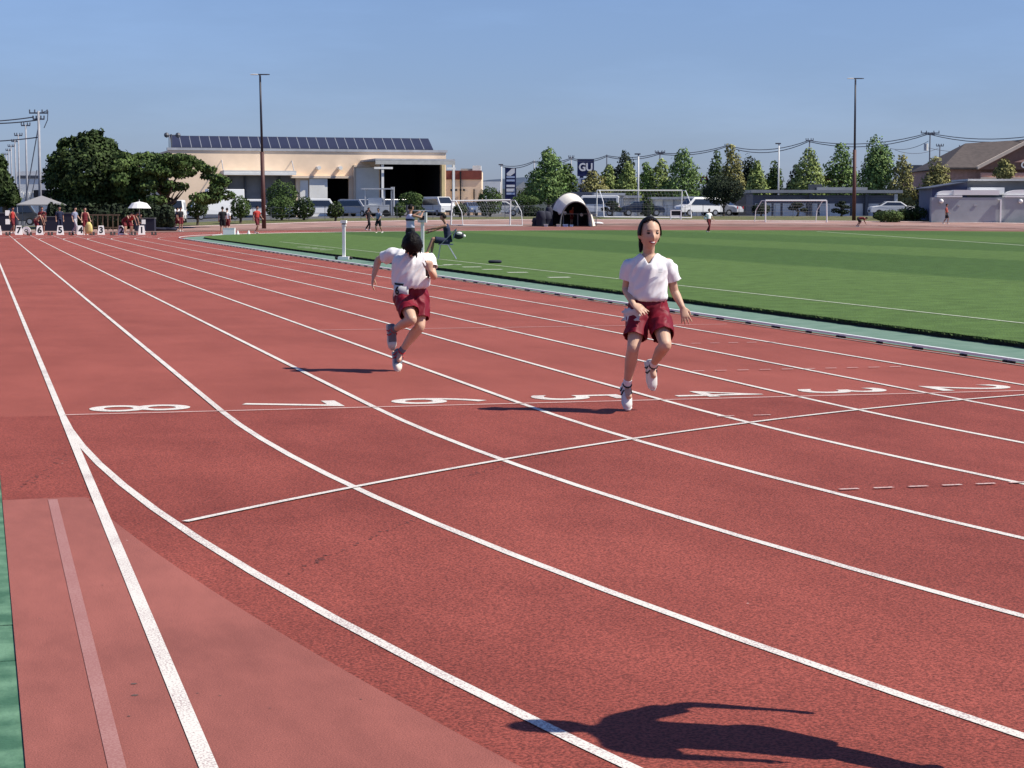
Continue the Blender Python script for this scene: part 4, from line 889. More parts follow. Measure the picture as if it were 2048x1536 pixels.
# ================================================================== VEHICLES
TYRE = mat('tyre', (.02, .02, .02), .9); CHR = mat('hubcap', (.45, .45, .46), .35, metal=.6)
LAMP = mat('headlight_glass', (.6, .6, .58), .15); TAIL = mat('tail_lamp_red', (.35, .02, .02), .3)
def paint(n, c): return mat('paint_'+n, c, .28, spec=.6)
VP = {'white': paint('white', (.75, .75, .73)), 'silver': paint('silver', (.38, .39, .41)), 'navy': paint('navy', (.02, .03, .06)), 'dark': paint('dark_grey', (.05, .05, .055)), 'blue': paint('blue_grey', (.09, .13, .22))}
def car(u, f, kind, colr, rz, lab, zoff=0):
    c = base(u, f); t = thing('parked_'+('van' if kind in ('van', 'kei_van') else 'truck' if kind == 'truck' else 'car'), lab, 'van' if kind in ('van', 'kei_van') else 'truck' if kind == 'truck' else 'car', c, -YAW+rz, 'vehicles parked behind the verge')
    L, W, H, prof, win = {
     'sedan': (4.4, 1.7, 1.42, [(-2.2, .35), (-2.2, .75), (-1.9, .95), (-1.35, 1.0), (-.75, 1.4), (.6, 1.42), (1.35, 1.0), (2.05, .9), (2.2, .7), (2.2, .35)], [(-1.15, 1.02), (-.68, 1.33), (.55, 1.35), (1.1, 1.02)]),
     'minivan': (4.7, 1.75, 1.8, [(-2.3, .35), (-2.35, 1.0), (-2.2, 1.7), (-1.9, 1.8), (.9, 1.78), (1.6, 1.1), (2.2, .95), (2.35, .7), (2.35, .35)], [(-2.1, 1.08), (-2.0, 1.62), (.75, 1.64), (1.3, 1.1)]),
     'van': (4.7, 1.75, 2.0, [(-2.35, .4), (-2.35, 1.9), (-2.2, 2.0), (1.2, 2.0), (2.0, 1.25), (2.35, 1.1), (2.35, .4)], [(-2.1, 1.15), (-2.1, 1.75), (1.1, 1.78), (1.75, 1.18)]),
     'kei_van': (3.4, 1.48, 1.9, [(-1.7, .35), (-1.7, 1.85), (-1.6, 1.9), (1.0, 1.9), (1.5, 1.1), (1.7, 1.0), (1.7, .35)], [(-1.5, 1.1), (-1.5, 1.7), (.9, 1.7), (1.3, 1.1)]),
     'truck': (5.2, 1.9, 2.9, [(-2.6, .5), (-2.6, 2.9), (.9, 2.9), (.9, 2.2), (1.9, 2.15), (2.5, 1.2), (2.6, .5)], [(1.1, 1.3), (1.1, 2.0), (1.8, 2.0), (2.25, 1.3)])}[kind]
    W2 = W/2
    bd = MB(); n = len(prof)
    vs = []
    for s_ in (-1, 1):
        for x, z in prof: vs.append((x, s_*(W2-(max(0, z-1.0)*.16)), z))
    bd.add(vs, [tuple(range(n)), tuple(range(2*n-1, n-1, -1))]+[(i, i+n, (i+1) % n+n, (i+1) % n) for i in range(n)]); o = bd.build('body', VP[colr], t)
    bv = o.modifiers.new('b', 'BEVEL'); bv.width = .05; bv.segments = 2
    for s_ in (-1, 1):
        wv = []
        for x, z in win: wv.append((x, s_*(W2-max(0, z-1.0)*.16+.006), z))
        MB().add(wv+[(a_, b2-s_*.012, c2) for a_, b2, c2 in wv], [tuple(range(4)), (7, 6, 5, 4), (0, 4, 5, 1), (1, 5, 6, 2), (2, 6, 7, 3), (3, 7, 4, 0)]).build('side_window', GLASS, t)
    # windscreen and rear window lie on the profile slopes
    def slope(i, j, a0, a1, nm):
        (xa, za), (xb, zb2) = prof[i], prof[j]; q = lambda k: (xa+(xb-xa)*k, za+(zb2-za)*k)
        (x1_, z1_), (x2_, z2_) = q(a0), q(a1); nx, nz = (zb2-za), -(xb-xa); l_ = math.hypot(nx, nz); nx, nz = nx/l_*.008, nz/l_*.008
        if nz < 0 and abs(nz) > abs(nx)*.2: nx, nz = -nx, -nz
        if xa > 0 and nx < 0: nx, nz = -nx, -nz
        if xa < 0 and nx > 0: nx, nz = -nx, -nz
        w1, w2_ = W2-max(0, z1_-1)*.16-.1, W2-max(0, z2_-1)*.16-.1
        MB().add([(x1_+nx, -w1, z1_+nz), (x1_+nx, w1, z1_+nz), (x2_+nx, w2_, z2_+nz), (x2_+nx, -w2_, z2_+nz)], [(0, 1, 2, 3)]).build(nm, GLASS, t, fix=False)
    ff = {'sedan': (5, 6), 'minivan': (4, 5), 'van': (3, 4), 'kei_van': (3, 4), 'truck': (4, 5)}[kind]; slope(*ff, .08, .92, 'windscreen')
    rr_ = {'sedan': (4, 3), 'minivan': (2, 1), 'van': (1, 0), 'kei_van': (1, 0), 'truck': (1, 0)}[kind]
    if kind != 'truck': slope(*rr_, .08, .45 if kind != 'sedan' else .92, 'rear_window')
    for x in (-L*.31, L*.31):
        for s_ in (-1, 1):
            wv = MB().tube([(x, s_*(W2-.19), .32), (x, s_*(W2+.015), .32)], .32, 14).build('wheel', TYRE, t)
            MB().tube([(x, s_*(W2-.02), .32), (x, s_*(W2+.03), .32)], .2, 12).build('hub', CHR, wv)
    for s_ in (-1, 1):
        MB().box(L/2-.02, L/2+.02, s_*W2*.85-.14*s_-.12, s_*W2*.85-.14*s_+.12, .66, .84).build('headlight', LAMP, t)
        MB().box(-L/2-.02, -L/2+.02, s_*W2*.8-.1, s_*W2*.8+.1, .7, .95).build('tail_light', TAIL, t)
    MB().box(L/2-.015, L/2+.02, -.35, .35, .4, .6).build('grille', DARK, t)
    return t
car(208, 160, 'kei_van', 'white', .3, 'small white van in the tree shade behind lane board three')
car(312, 164, 'minivan', 'white', R_(-70), 'white minivan under the spreading tree, right of the white parasol')
car(353, 164, 'kei_van', 'white', R_(-85), 'white van seen from the front behind the spreading tree')
car(432, 186, 'truck', 'white', R_(200), 'large white box truck between the dark shrub and the round clipped shrub')
car(503, 190, 'kei_van', 'white', R_(8), 'white van between the round clipped shrub and the left mast')
car(585, 196, 'sedan', 'white', R_(-60), 'white car peeping out below the hedge block right of the left mast')
car(640, 206, 'kei_van', 'white', R_(10), 'small white van in front of the sliding warehouse doors')
car(716, 205, 'minivan', 'silver', R_(-40), 'silver minivan parked left of the two walkers')
car(778, 206, 'minivan', 'navy', R_(212), 'navy minivan right of the two walkers')
car(877, 205, 'van', 'white', R_(-62), 'white van with dark windscreen facing the track near the standing athlete')
car(945, 205, 'sedan', 'blue', R_(-75), 'blue grey car seen through the left goal')
car(998, 188, 'sedan', 'white', R_(180), 'low white car under the big round shrub behind the left goal')
car(1190, 192, 'van', 'white', R_(175), 'white van with dark side windows behind the left post of the largest goal')
car(1283, 192, 'sedan', 'navy', R_(3), 'dark blue car behind the head of the front runner')
car(1396, 194, 'minivan', 'white', R_(205), 'white minivan left of the round dark tree')
car(1440, 197, 'sedan', 'silver', R_(150), 'silver car parked under the round dark tree')
car(1783, 192, 'sedan', 'white', R_(180), 'white car half hidden by the low hedge right of the long shelter')
car(1856, 196, 'sedan', 'white', R_(180), 'white car whose nose shows left of the stucco wall')
car(35, 168, 'kei_van', 'dark', R_(10), 'dark small van in the shade behind the grey canopy at the far left')
# forklift with canopy near the porch
c = base(757, 200); fk = thing('forklift', 'light grey forklift with a canopy frame in front of the warehouse porch', 'forklift', c, -YAW)
MB().box(-1.4, 1.1, -.6, .6, .4, 1.2).build('chassis', STEEL, fk); MB().box(-1.7, 1.5, -.7, .7, 2.75, 2.87).build('canopy', STEEL, fk)
for x in (-1.3, .6):
    for y in (-.55, .55): MB().box(x-.06, x+.06, y-.06, y+.06, 1.2, 2.75).build('canopy_post', STEEL, fk)
for x in (1.35, 1.55): MB().box(x-.07, x+.07, -.4, .4, .1, 3.0).build('mast', GPAN, fk)
MB().box(1.6, 2.6, -.35, -.2, .12, .2).build('fork', DGREY, fk); MB().box(1.6, 2.6, .2, .35, .12, .2).build('fork', DGREY, fk)
for x in (-1, .8):
    for y in (-.6, .6): MB().tube([(x, y-.12, .35), (x, y+.12, .35)], .35, 12).build('wheel', TYRE, fk)
MB().box(-1.0, .4, -.5, .5, 1.2, 1.9).build('engine_cover', WPAN, fk)
# low wire fence along the verge top
fn = thing('wire_fence', 'thin wire fence on posts along the top of the verge', 'fence'); rails = MB()
prev = None
pm_ = None
for i in range(34):
    u = 470+i*36; f = F2(((u-1024)/CF))-3; p = base(u, f)
    if pm_ is None: po = MB().tube([(0, 0, 0), (0, 0, 1.15)], .025, 5).build('fence_post', DGREY, fn); pm_ = po
    else: po = pm_.copy(); COL.objects.link(po)
    po.location = p
    if prev:
        for z in (.5, 1.1): rails.tube([prev+Vector((0, 0, z)), p+Vector((0, 0, z))], .01, 4)
    prev = p
rails.build('fence_wire', DGREY, fn)
# ================================================================== GOALS, TENT, EQUIPMENT
GW = mat('goal_white', (.80, .80, .78), .45)
def goal(name_, label, tl, tr, bl, br, f, fb, sidepx):
    # corners given where they are seen; f distance of the mouth, fb of the rear frame
    A, B = base(bl[0], f), base(br[0], f); t = thing('football_goal', label, 'goal', A, 0, 'football goals')
    TL, TR_ = PF(tl[0], tl[1], f)-A, PF(tr[0], tr[1], f)-A; BL, BR = Vector((0, 0, 0)), B-A
    dep = (FH*(fb-f))+RT0*sidepx
    BL2, BR2 = BL+dep, BR+dep
    r = .06
    MB().tube([BL, TL], r, 8).build('post', GW, t); MB().tube([BR, TR_], r, 8).build('post', GW, t)
    MB().tube([TL, TR_], r, 8).build('crossbar', GW, t); MB().tube([BL2, BR2], .05, 6).build('ground_bar', GW, t)
    MB().tube([BL, BR], .05, 6).build('ground_bar', GW, t)
    for b0, t0, b2 in ((BL, TL, BL2), (BR, TR_, BR2)):
        mid = t0+dep*.35-Vector((0, 0, .02)); knee = b2+Vector((0, 0, t0.z*.55))-dep*.1
        MB().tube([t0, mid, knee, b2], .035, 6).build('side_frame', GW, t)
        MB().tube([b0, b2], .04, 6).build('side_bar', GW, t)
    net = MB(); nx = 24
    for i in range(nx+1):
        q = i/nx; tp = TL.lerp(TR_, q); bt = BL2.lerp(BR2, q); net.tube([tp, tp+dep*.35, bt+Vector((0, 0, tp.z*.5))-dep*.08, bt], .004, 3)
    for k in range(8):
        q = k/8; zl = TL.z*(1-q); net.tube([BL+dep*(.35+.6*q)+Vector((0, 0, zl)), BR+dep*(.35+.6*q)+Vector((0, 0, zl))], .004, 3)
    tag(net.build('net', mat('goal_net_grey', (.35, .35, .35), .9), t, fix=False), kind='stuff')
goal('', 'left football goal, leaning slightly, between the light van and the tent', (904, 402), (1021, 400), (902, 452), (1020, 450), 158, 156.4, 1.0)
goal('', 'largest football goal, right of the tent and behind the front runner', (1194, 381), (1364, 381), (1193, 432), (1362, 433), 178, 172, .4)
goal('', 'right football goal in front of the long shelter', (1531, 401), (1653, 401), (1531, 449), (1654, 449), 167, 168, -.8)
# dome tent
f = 156; c = base(1138, f); s = f/CF; tt = thing('dome_tent', 'cream dome tent with a dark interior beside the far track', 'tent', c, -YAW)
CANV = mat('cream_canvas', (.88, .82, .70), .8, .05, 3); NAVC = mat('dark_tent_cloth', (.02, .022, .032), .85); GREYP = mat('tent_pole_grey', (.16, .16, .16), .5)
hz = zat(1138, 386, f)-c.z
def tarch(x0, x1, zt_, y, n=20, pw=.85): 
    cx, w_ = (x0+x1)/2, (x1-x0)/2
    return [Vector((cx-w_*math.cos(math.pi*i/n), y, zt_*math.sin(math.pi*i/n)**pw)) for i in range(n+1)]
fa_ = tarch(-18*s, 44*s, hz*.74, -1.3); ra_ = tarch(-37*s, 40*s, hz*1.0, .35); bk = tarch(-44*s, 34*s, hz*.86, 2.4)
def skin_between(a, b_, i0, i1, name, m, th=.03):
    mb = MB(); n = i1-i0+1; vs = a[i0:i1+1]+b_[i0:i1+1]; vs2 = [v-Vector((0, 0, th)) for v in vs]
    mb.add(vs+vs2, [(i, i+1, i+1+n, i+n) for i in range(n-1)]+[(i+2*n, i+n+2*n, i+1+n+2*n, i+1+2*n) for i in range(n-1)]+[(i, i+2*n, i+1+2*n, i+1) for i in range(n-1)])
    o = mb.build(name, m, tt, fix=False, smooth=True); return o
skin_between(fa_, ra_, 6, 20, 'front_canopy', CANV); skin_between(fa_, ra_, 3, 6, 'canopy_edge', CANV)
skin_between(ra_, bk, 0, 20, 'rear_canopy', NAVC); 
mb = MB(); mb.add([Vector((-5*s, 2.4, 0))]+bk, [(0, i, i+1) for i in range(1, 21)]); mb.build('rear_wall', NAVC, tt, fix=False)
MB().tube(fa_, .06, 6).build('front_pole', GREYP, tt); MB().tube(ra_, .05, 6).build('ridge_pole', GREYP, tt)
mb = MB(); mb.tube([(47*s, -1.0, 0), (43*s, -.9, hz*.35)], [.22, .08], 6); mb.build('tied_side_flap', CANV, tt)
mb = MB()
mb.box(-.5, 2.2, -.1, .5, .95, 1.0)
for x in (-.45, .7, 2.15): mb.box(x-.04, x+.04, -.05, .05, 0, .95)
t2 = thing('folding_table', 'folding table under the cream dome tent', 'table', c, -YAW); mb.build('table_frame', GREYP, t2)
for u, v0, v1, w_, colr, lab in ((1117, 452, 447, 8, (.6, .58, .5), 'cream box on the ground under the dome tent'), (1131, 451, 446, 10, (.25, .38, .6), 'blue cooler box under the dome tent'), (1143, 451, 447, 6, (.3, .45, .65), 'small light blue box beside the blue cooler'), (1092, 452, 447, 8, (.6, .6, .58), 'white bag on the ground at the left foot of the dome tent')):
    cc_ = base(u, 154.5); h = (v0-v1)*154.5/CF; t = thing('storage_box', lab, 'box', cc_, -YAW); ww2 = w_*154.5/CF/2
    m_ = mat('box_'+str(u), colr, .6); MB().box(-ww2, ww2, -.2, .2, 0, h*.8).build('box_body', m_, t); MB().box(-ww2-.02, ww2+.02, -.22, .22, h*.8+.003, h).build('lid', m_, t)
for u, v0, v1, lab in ((1119, 430, 418, 'white bag hanging at the left inside the dome tent'), (1130, 430, 422, 'smaller white cloth hanging inside the dome tent'), (1163, 433, 426, 'white bag at the right end of the folding table')):
    p_ = PF(u, (v0+v1)/2, 156.2); o = MB().ball(p_, (.14, .08, (v0-v1)*.02), 10).build('cloth_bag', GW, smooth=True); tag(o, lab, 'bag')
# dark bags and gear left of the tent
DKC = mat('dark_bag', (.02, .022, .04), .8)
for i, (u, v, w_, h, lab) in enumerate(((1082, 440, .4, 1.25, 'tall dark gear bag leaning left of the dome tent'), (1090, 445, .55, 1.2, 'dark gear bag in front of the tall one at the tent'), (1098, 436, .32, 1.55, 'dark folded screen against the left side of the tent'), (1075, 449, .45, .7, 'small dark bag farthest left of the tent'))):
    cc_ = base(u, 155+i*.3); o = MB().loft([(Vector((cc_.x, cc_.y, cc_.z+z*h)), RT0*w_*k, FH*.25*k) for z, k in ((0, .95), (.05, 1), (.45, .9), (.5, 1.05), (.88, .85), (.97, .7), (1, .35))], 6).build('gear_bag', DKC, smooth=True); tag(o, lab, 'bag')
# small white lump right of the tent
cc_ = base(1192, 160); o = MB().loft([(cc_+RT0*x+Vector((0, 0, .12)), FH*.2*k, Vector((0, 0, .12*k))) for x, k in ((-.5, .4), (-.2, 1), (.3, 1), (.6, .3))], 10).build('net_bundle', GW, smooth=True); tag(o, 'rolled white net on the ground between the tent and the largest goal', 'net')
# small bench/box in the goal
cc_ = base(1352, 172); t = thing('white_frame_bench', 'white framed board standing inside the right half of the largest goal', 'bench', cc_, -YAW); hh = .75
for x in (-.45, .45): MB().box(x-.05, x+.05, -.05, .05, 0, .85).build('post', GW, t)
MB().box(-.5, .5, -.05, .05, .78, .86).build('top_bar', GW, t); MB().box(-.4, .4, -.03, .03, .12, .38).build('lower_board', GW, t)
MB().box(-.4, .4, -.02, .02, .39, .77).build('dark_screen', DARK, t)
# lane number boards with starting blocks
BW = mat('board_white', (.85, .84, .80), .6); BK = mat('board_black', (.01, .01, .015), .6)
y0 = 107.0; WORDS = ['one', 'two', 'three', 'four', 'five', 'six', 'seven', 'eight']; SIDE = ['rightmost in the row, at the tree shade edge', 'second from the right, in front of the crouching athletes', 'third from the right, before the wooden barrier', 'by the woman with the yellow bag', 'before the person in dark navy', 'beside the white reel', 'at the athlete in the far left red singlet', 'cut off by the left edge of the photo']
for k in range(1, 9):
    x = LX(k)+.61 if k < 8 else LX(8)+.61
    lb_ = f'white board numbered {WORDS[k-1]}, {SIDE[k-1]}'
    t = thing('lane_board', lb_, 'lane marker', (x, y0, 0), -.08, 'lane marker boards')
    MB().add([(-.22, -.14, 0), (.22, -.14, 0), (.22, .14, 0), (-.22, .14, 0), (-.15, -.03, .56), (.15, -.03, .56), (.15, .03, .56), (-.15, .03, .56)],
             [(0, 3, 2, 1), (4, 5, 6, 7), (0, 1, 5, 4), (1, 2, 6, 5), (2, 3, 7, 6), (3, 0, 4, 7)]).build('board', BW, t)
    an = math.atan2(.11, .56)
    text_mesh(str(k), 'number', BK, t, size=.52, mat4=Matrix.Translation((0, -.092, .27)) @ Matrix.Rotation(R_(90)-an, 4, 'X'), bold=.02)
    sb = thing('starting_block', f'starting block just right of the lane board numbered {WORDS[k-1]}', 'starting block', (x+.55, y0-2.2, 0), 0, 'starting blocks')
    MB().box(-.03, .03, -.35, .35, 0, .04).build('rail', DKF, sb)
    for s_, yy in ((-1, .12), (1, -.12)): MB().add([(s_*.09-.06, yy-.06, 0), (s_*.09+.06, yy-.06, 0), (s_*.09+.06, yy+.1, 0), (s_*.09-.06, yy+.1, 0), (s_*.09-.06, yy+.08, .2), (s_*.09+.06, yy+.08, .2)], [(0, 3, 2, 1), (0, 1, 5, 4), (3, 4, 5, 2), (0, 4, 3), (1, 2, 5)]).build('foot_pedal', DKF, sb)
o = MB().tube([(-9.05+1.35, y0+2, .28), (-9.0+1.35, y0+2.1, .28)], .3, 20).build('wheel_disc', BW); t = thing('measuring_wheel', 'small white reel standing between lane boards seven and six', 'reel', (LX(7)+1.05, y0+.1, 0), -YAW)
bpy.data.objects.remove(o)
MB().tube([(0, -.04, .26), (0, .04, .26)], .25, 20).build('disc', BW, t); MB().tube([(0, -.06, .26), (0, .06, .26)], .10, 16).build('hub', BK, t); MB().tube([(0, -.08, .26), (0, .08, .26)], .05, 12).build('axle', BW, t)
# timing posts on the infield edge
def post_sensor(u, vb, vt, label, z=TZT):
    p = G(u, vb, z); s = (p-CAM).dot(FH)/CF; t = thing('timing_post', label, 'post', p, -YAW-.1, 'white posts by the finish of the field events'); h = (vb-vt)*s
    return t, s, h
t, s, h = post_sensor(688, 519, 441, 'white timing post on a square foot at the infield edge left of the second runner', .01)
MB().box(-.17, .17, -.14, .14, 0, .09).build('foot', BW, t); MB().box(-.045, .045, -.045, .045, .09, h-.18).build('column', BW, t)
MB().box(-.07, .07, -.05, .05, h-.18, h-.13).build('neck', BW, t); MB().box(-.09, .09, -.10, .10, h-.09, h).build('head', BW, t); MB().box(-.05, .05, -.06, .06, h-.128, h-.092).build('gap_plate', BK, t)
for x in (-.24, .22): MB().ball((x, 0, .05), .055, 8).build('caster', DKF, t, smooth=True)
t, s, h = post_sensor(845, 520, 424, 'white wind gauge post with a grey box, left of the seated athlete')
MB().box(-.045, .045, -.045, .045, 0, h-.32).build('column', BW, t); MB().box(-.13, .13, -.1, .1, h-.32, h-.02).build('display_box', STEEL, t); MB().box(-.07, .07, -.11, -.101, h-.24, h-.12).build('display', BK, t)
MB().box(-.5, .35, -.02, .02, h+.02, h+.05).build('cross_arm', STEEL, t); MB().box(-.3, .3, -.2, .2, 0, .04).build('foot', BW, t)
MB().tube([(-.45, 0, h+.03), (-.45, 0, h+.2)], .05, 8).build('sensor', DGREY, t)
# black tube on the grass
p = G(990, 526.5, TZT); o = MB().loft([(p+RT0*x+Vector((0, 0, .045)), FH*.09*k, Vector((0, 0, .045*k))) for x, k in ((-.19, .5), (-.15, 1), (.15, 1), (.19, .5))], 10).build('black_pad', DKC, smooth=True); tag(o, 'small black pad lying on the infield grass between the two runners', 'pad')
# white box and cones near the bend entry
p = base(458, 118); t = thing('white_box', 'white box on the grass corner in front of the two athletes by the bend', 'box', p, -YAW); MB().box(-.35, .35, -.2, .2, .0, .42).build('box_body', BW, t); MB().box(-.36, .36, -.21, .21, .423, .45).build('lid', BW, t)
for u, lab in ((475, 'low white marker just right of the white box'), (497, 'white cone right of the white box')):
    p = base(u, 119); t = thing('marker_cone', lab, 'cone', p, 0, 'white markers by the bend'); MB().tube([(0, 0, .02), (0, 0, .28)], [.12, .03], 12).build('cone', BW, t); MB().box(-.16, .16, -.16, .16, 0, .02).build('foot', BW, t)
p = base(434, 117); tag(MB().box(p.x-.3, p.x+.3, p.y-.1, p.y+.1, 0, .06).build('white_plank', BW), 'flat white plank left of the white box on the bend', 'plank')
# tent canopy, gear and fence under the big tree
cv = base(84, 148); s = 148/CF; t = thing('canopy_tent', 'grey peaked canopy beside the big tree at the far left', 'tent', cv, -YAW+.1); hb_ = zat(84, 409, 148)-cv.z; hp = zat(84, 391, 148)-cv.z
mb = MB(); w_ = 44*s; mb.add([(-w_, -1.4, hb_), (w_, -1.4, hb_), (w_, 1.4, hb_), (-w_, 1.4, hb_), (0, 0, hp), (-w_, -1.4, hb_-.08), (w_, -1.4, hb_-.08), (w_, 1.4, hb_-.08), (-w_, 1.4, hb_-.08)],
                         [(0, 1, 4), (1, 2, 4), (2, 3, 4), (3, 0, 4), (0, 5, 6, 1), (1, 6, 7, 2), (2, 7, 8, 3), (3, 8, 5, 0)]); mb.build('canopy', mat('canopy_grey', (.27, .265, .27), .8), t, fix=False)
for x in (-w_+.05, w_-.05):
    for y in (-1.35, 1.35): MB().tube([(x, y, -.1), (x, y, hb_-.05)], .03, 6).build('leg', GPAN, t)
t = thing('wooden_barrier', 'brown wooden barrier rack behind lane board three in the tree shade', 'rack', base(205, 140), -YAW); WOOD = mat('weathered_wood', (.16, .11, .07), .9, .25, 6)
for i in range(7): MB().box(-1.1+i*.36, -1.04+i*.36, -.04, .04, 0, 1.15).build('upright', WOOD, t)
for z in (.2, 1.1): MB().box(-1.2, 1.25, -.07, -.041, z, z+.09).build('rail', WOOD, t)
for u, w2, h2, lab in ((12, .8, 1.25, 'dark equipment case at the left edge behind lane board seven'), (98, .9, 1.0, 'dark table with gear behind lane boards six and five'), (135, .6, 1.25, 'dark tall case behind lane board four'), (290, .7, .9, 'dark gear box under the white parasol')):
    t = thing('gear_case', lab, 'case', base(u, 138), -YAW); MB().box(-w2, w2, -.3, .3, 0, h2).build('case_body', DKC, t); MB().box(-w2-.03, w2+.03, -.33, .33, h2+.003, h2+.05).build('case_lid', GREYP, t)
for u, z_, lab in ((15, 1.1, 'upper white crate at the far left by the athlete in the red singlet'), (15, .5, 'lower white crate at the far left by the athlete in the red singlet')):
    p = base(u, 136); tag(MB().box(p.x-.15, p.x+.15, p.y-.15, p.y+.15, z_, z_+.36).build('white_crate', BW), lab, 'crate')
# parasol
p = base(279, 134); t = thing('parasol', 'white sun parasol over the seated person at the edge of the tree shade', 'umbrella', p, -YAW); 
mb = MB(); vs = [(0, 0, 2.08)]; fs = []
for i in range(12):
    a = 2*math.pi*i/12; vs.append((.52*math.cos(a), .52*math.sin(a), 1.96))
for i in range(12):
    a = 2*math.pi*i/12; vs.append((.8*math.cos(a), .8*math.sin(a), 1.62))
for i in range(12): j = (i+1) % 12; fs += [(0, 1+i, 1+j), (1+i, 13+i, 13+j, 1+j)]
mb.add(vs, fs); mb.build('canopy', BW, t, fix=False); MB().tube([(0, 0, 0), (0, 0, 2.2)], .02, 6).build('pole', STEEL, t)
# clothes/blankets in the shade right of the start
for u, w2, lab in ((318, .9, 'dark bags heaped on the grass under the spreading tree'), (340, .5, 'small dark bag on the grass left of the two athletes in the shade'), (300, .6, 'dark mat folded on the grass right of the parasol')):
    p = base(u, 139); o = MB().loft([(p+RT0*x*w2+Vector((0, 0, .13)), FH*.25*k, Vector((0, 0, .16*k))) for x, k in ((-1, .3), (-.5, 1), (.2, .8), (.6, 1), (1, .3))], 10).build('dark_bag', DKC, smooth=True); tag(o, lab, 'bag')
# folding chair under the seated athlete
CHAIR_Y = 0
ch_p = G(893, 518, TZT)
t = thing('folding_chair', 'folding chair with thin metal legs on the infield grass under the seated athlete', 'chair', ch_p, -YAW)
CHM = mat('chair_metal', (.35, .38, .40), .35, metal=.7); CHS = mat('chair_cloth', (.10, .14, .22), .8)
MB().box(-.24, .20, -.22, .22, .43, .46).build('seat', CHS, t)
mb = MB(); mb.add([(.19, -.22, .62), (.22, -.22, .62), (.31, -.22, .9), (.28, -.22, .9), (.19, .22, .62), (.22, .22, .62), (.31, .22, .9), (.28, .22, .9)], [(0, 1, 2, 3), (7, 6, 5, 4), (0, 4, 5, 1), (1, 5, 6, 2), (2, 6, 7, 3), (3, 7, 4, 0)]); mb.build('backrest', CHS, t)
for y in (-.23, .23):
    MB().tube([(-.26, y, 0), (-.18, y, .43), (.30, y, .92)], .013, 6).build('leg', CHM, t)
    MB().tube([(.30, y, 0), (.05, y, .43), (-.2, y, .45)], .013, 6).build('leg', CHM, t)
for x in (-.22, .27): MB().tube([(x, -.23, .06), (x, .23, .06)], .010, 5).build('stretcher', CHM, t)
p = G(912, 500, .6)
p = ch_p+RT0*.37+Vector((0, 0, .72)); t = thing('helmet_bag', 'black and white bag hanging behind the folding chair', 'bag', p, -YAW); MB().ball((0, 0, 0), (.17, .13, .12), 14).build('bag_body', DKC, t, smooth=True); MB().ball((.02, -.11, .06), (.09, .04, .05), 10).build('white_patch', BW, t, smooth=True); MB().ball((.17, -.03, -.02), (.05, .05, .05), 8).build('side_pocket', BW, t, smooth=True)
# ================================================================== PEOPLE
SKIN = mat('skin', (.58, .365, .25), .5, .06, 8, spec=.35); SKIN2 = mat('skin_tanned', (.36, .20, .135), .5, .06, 8); HAIR = mat('hair_black', (.006, .005, .005), .5, spec=.12, bump=.5, bscale=90)
SHIRT = mat('shirt_white', (.78, .77, .77), .85, .03, 4); MAROON = mat('shorts_maroon', (.175, .006, .018), .55, .14, 5, spec=.25)
SHOEW = mat('shoe_white', (.72, .71, .66), .6, .06, 20); SOCK = mat('sock_white', (.75, .74, .74), .9); LIPM = mat('lips', (.42, .10, .09), .5); TEETH = mat('teeth', (.8, .78, .72), .4); EYEW = mat('eye_dark', (.02, .012, .01), .2)
BROW = mat('brow_brown', (.06, .03, .025), .8); BIB = mat('bib_white', (.62, .62, .61), .8, .05, 8); BLK = mat('trim_black', (.012, .012, .015), .7); REDT = mat('trim_red', (.45, .02, .03), .6); CREAMS = mat('shoe_cream', (.72, .66, .55), .6); GREYS = mat('shoe_grey', (.14, .15, .17), .6)
def frame(zv, xv):
    z = Vector(zv).normalized(); x = Vector(xv); x = (x-z*x.dot(z)).normalized(); y = z.cross(x); return x, y, z
def limb(mb, pts, n=12):            # pts: (pos, radius[, flatten]) along a limb with rounded ends
    P = [Vector(p[0]) for p in pts]; Rr = [p[1] for p in pts]
    d0 = (P[0]-P[1]).normalized(); d1 = (P[-1]-P[-2]).normalized()
    P = [P[0]+d0*Rr[0]*.8, P[0]+d0*Rr[0]*.45]+P+[P[-1]+d1*Rr[-1]*.45, P[-1]+d1*Rr[-1]*.8]; Rr = [Rr[0]*.3, Rr[0]*.8]+Rr+[Rr[-1]*.8, Rr[-1]*.3]
    mb.tube(P, Rr, n)
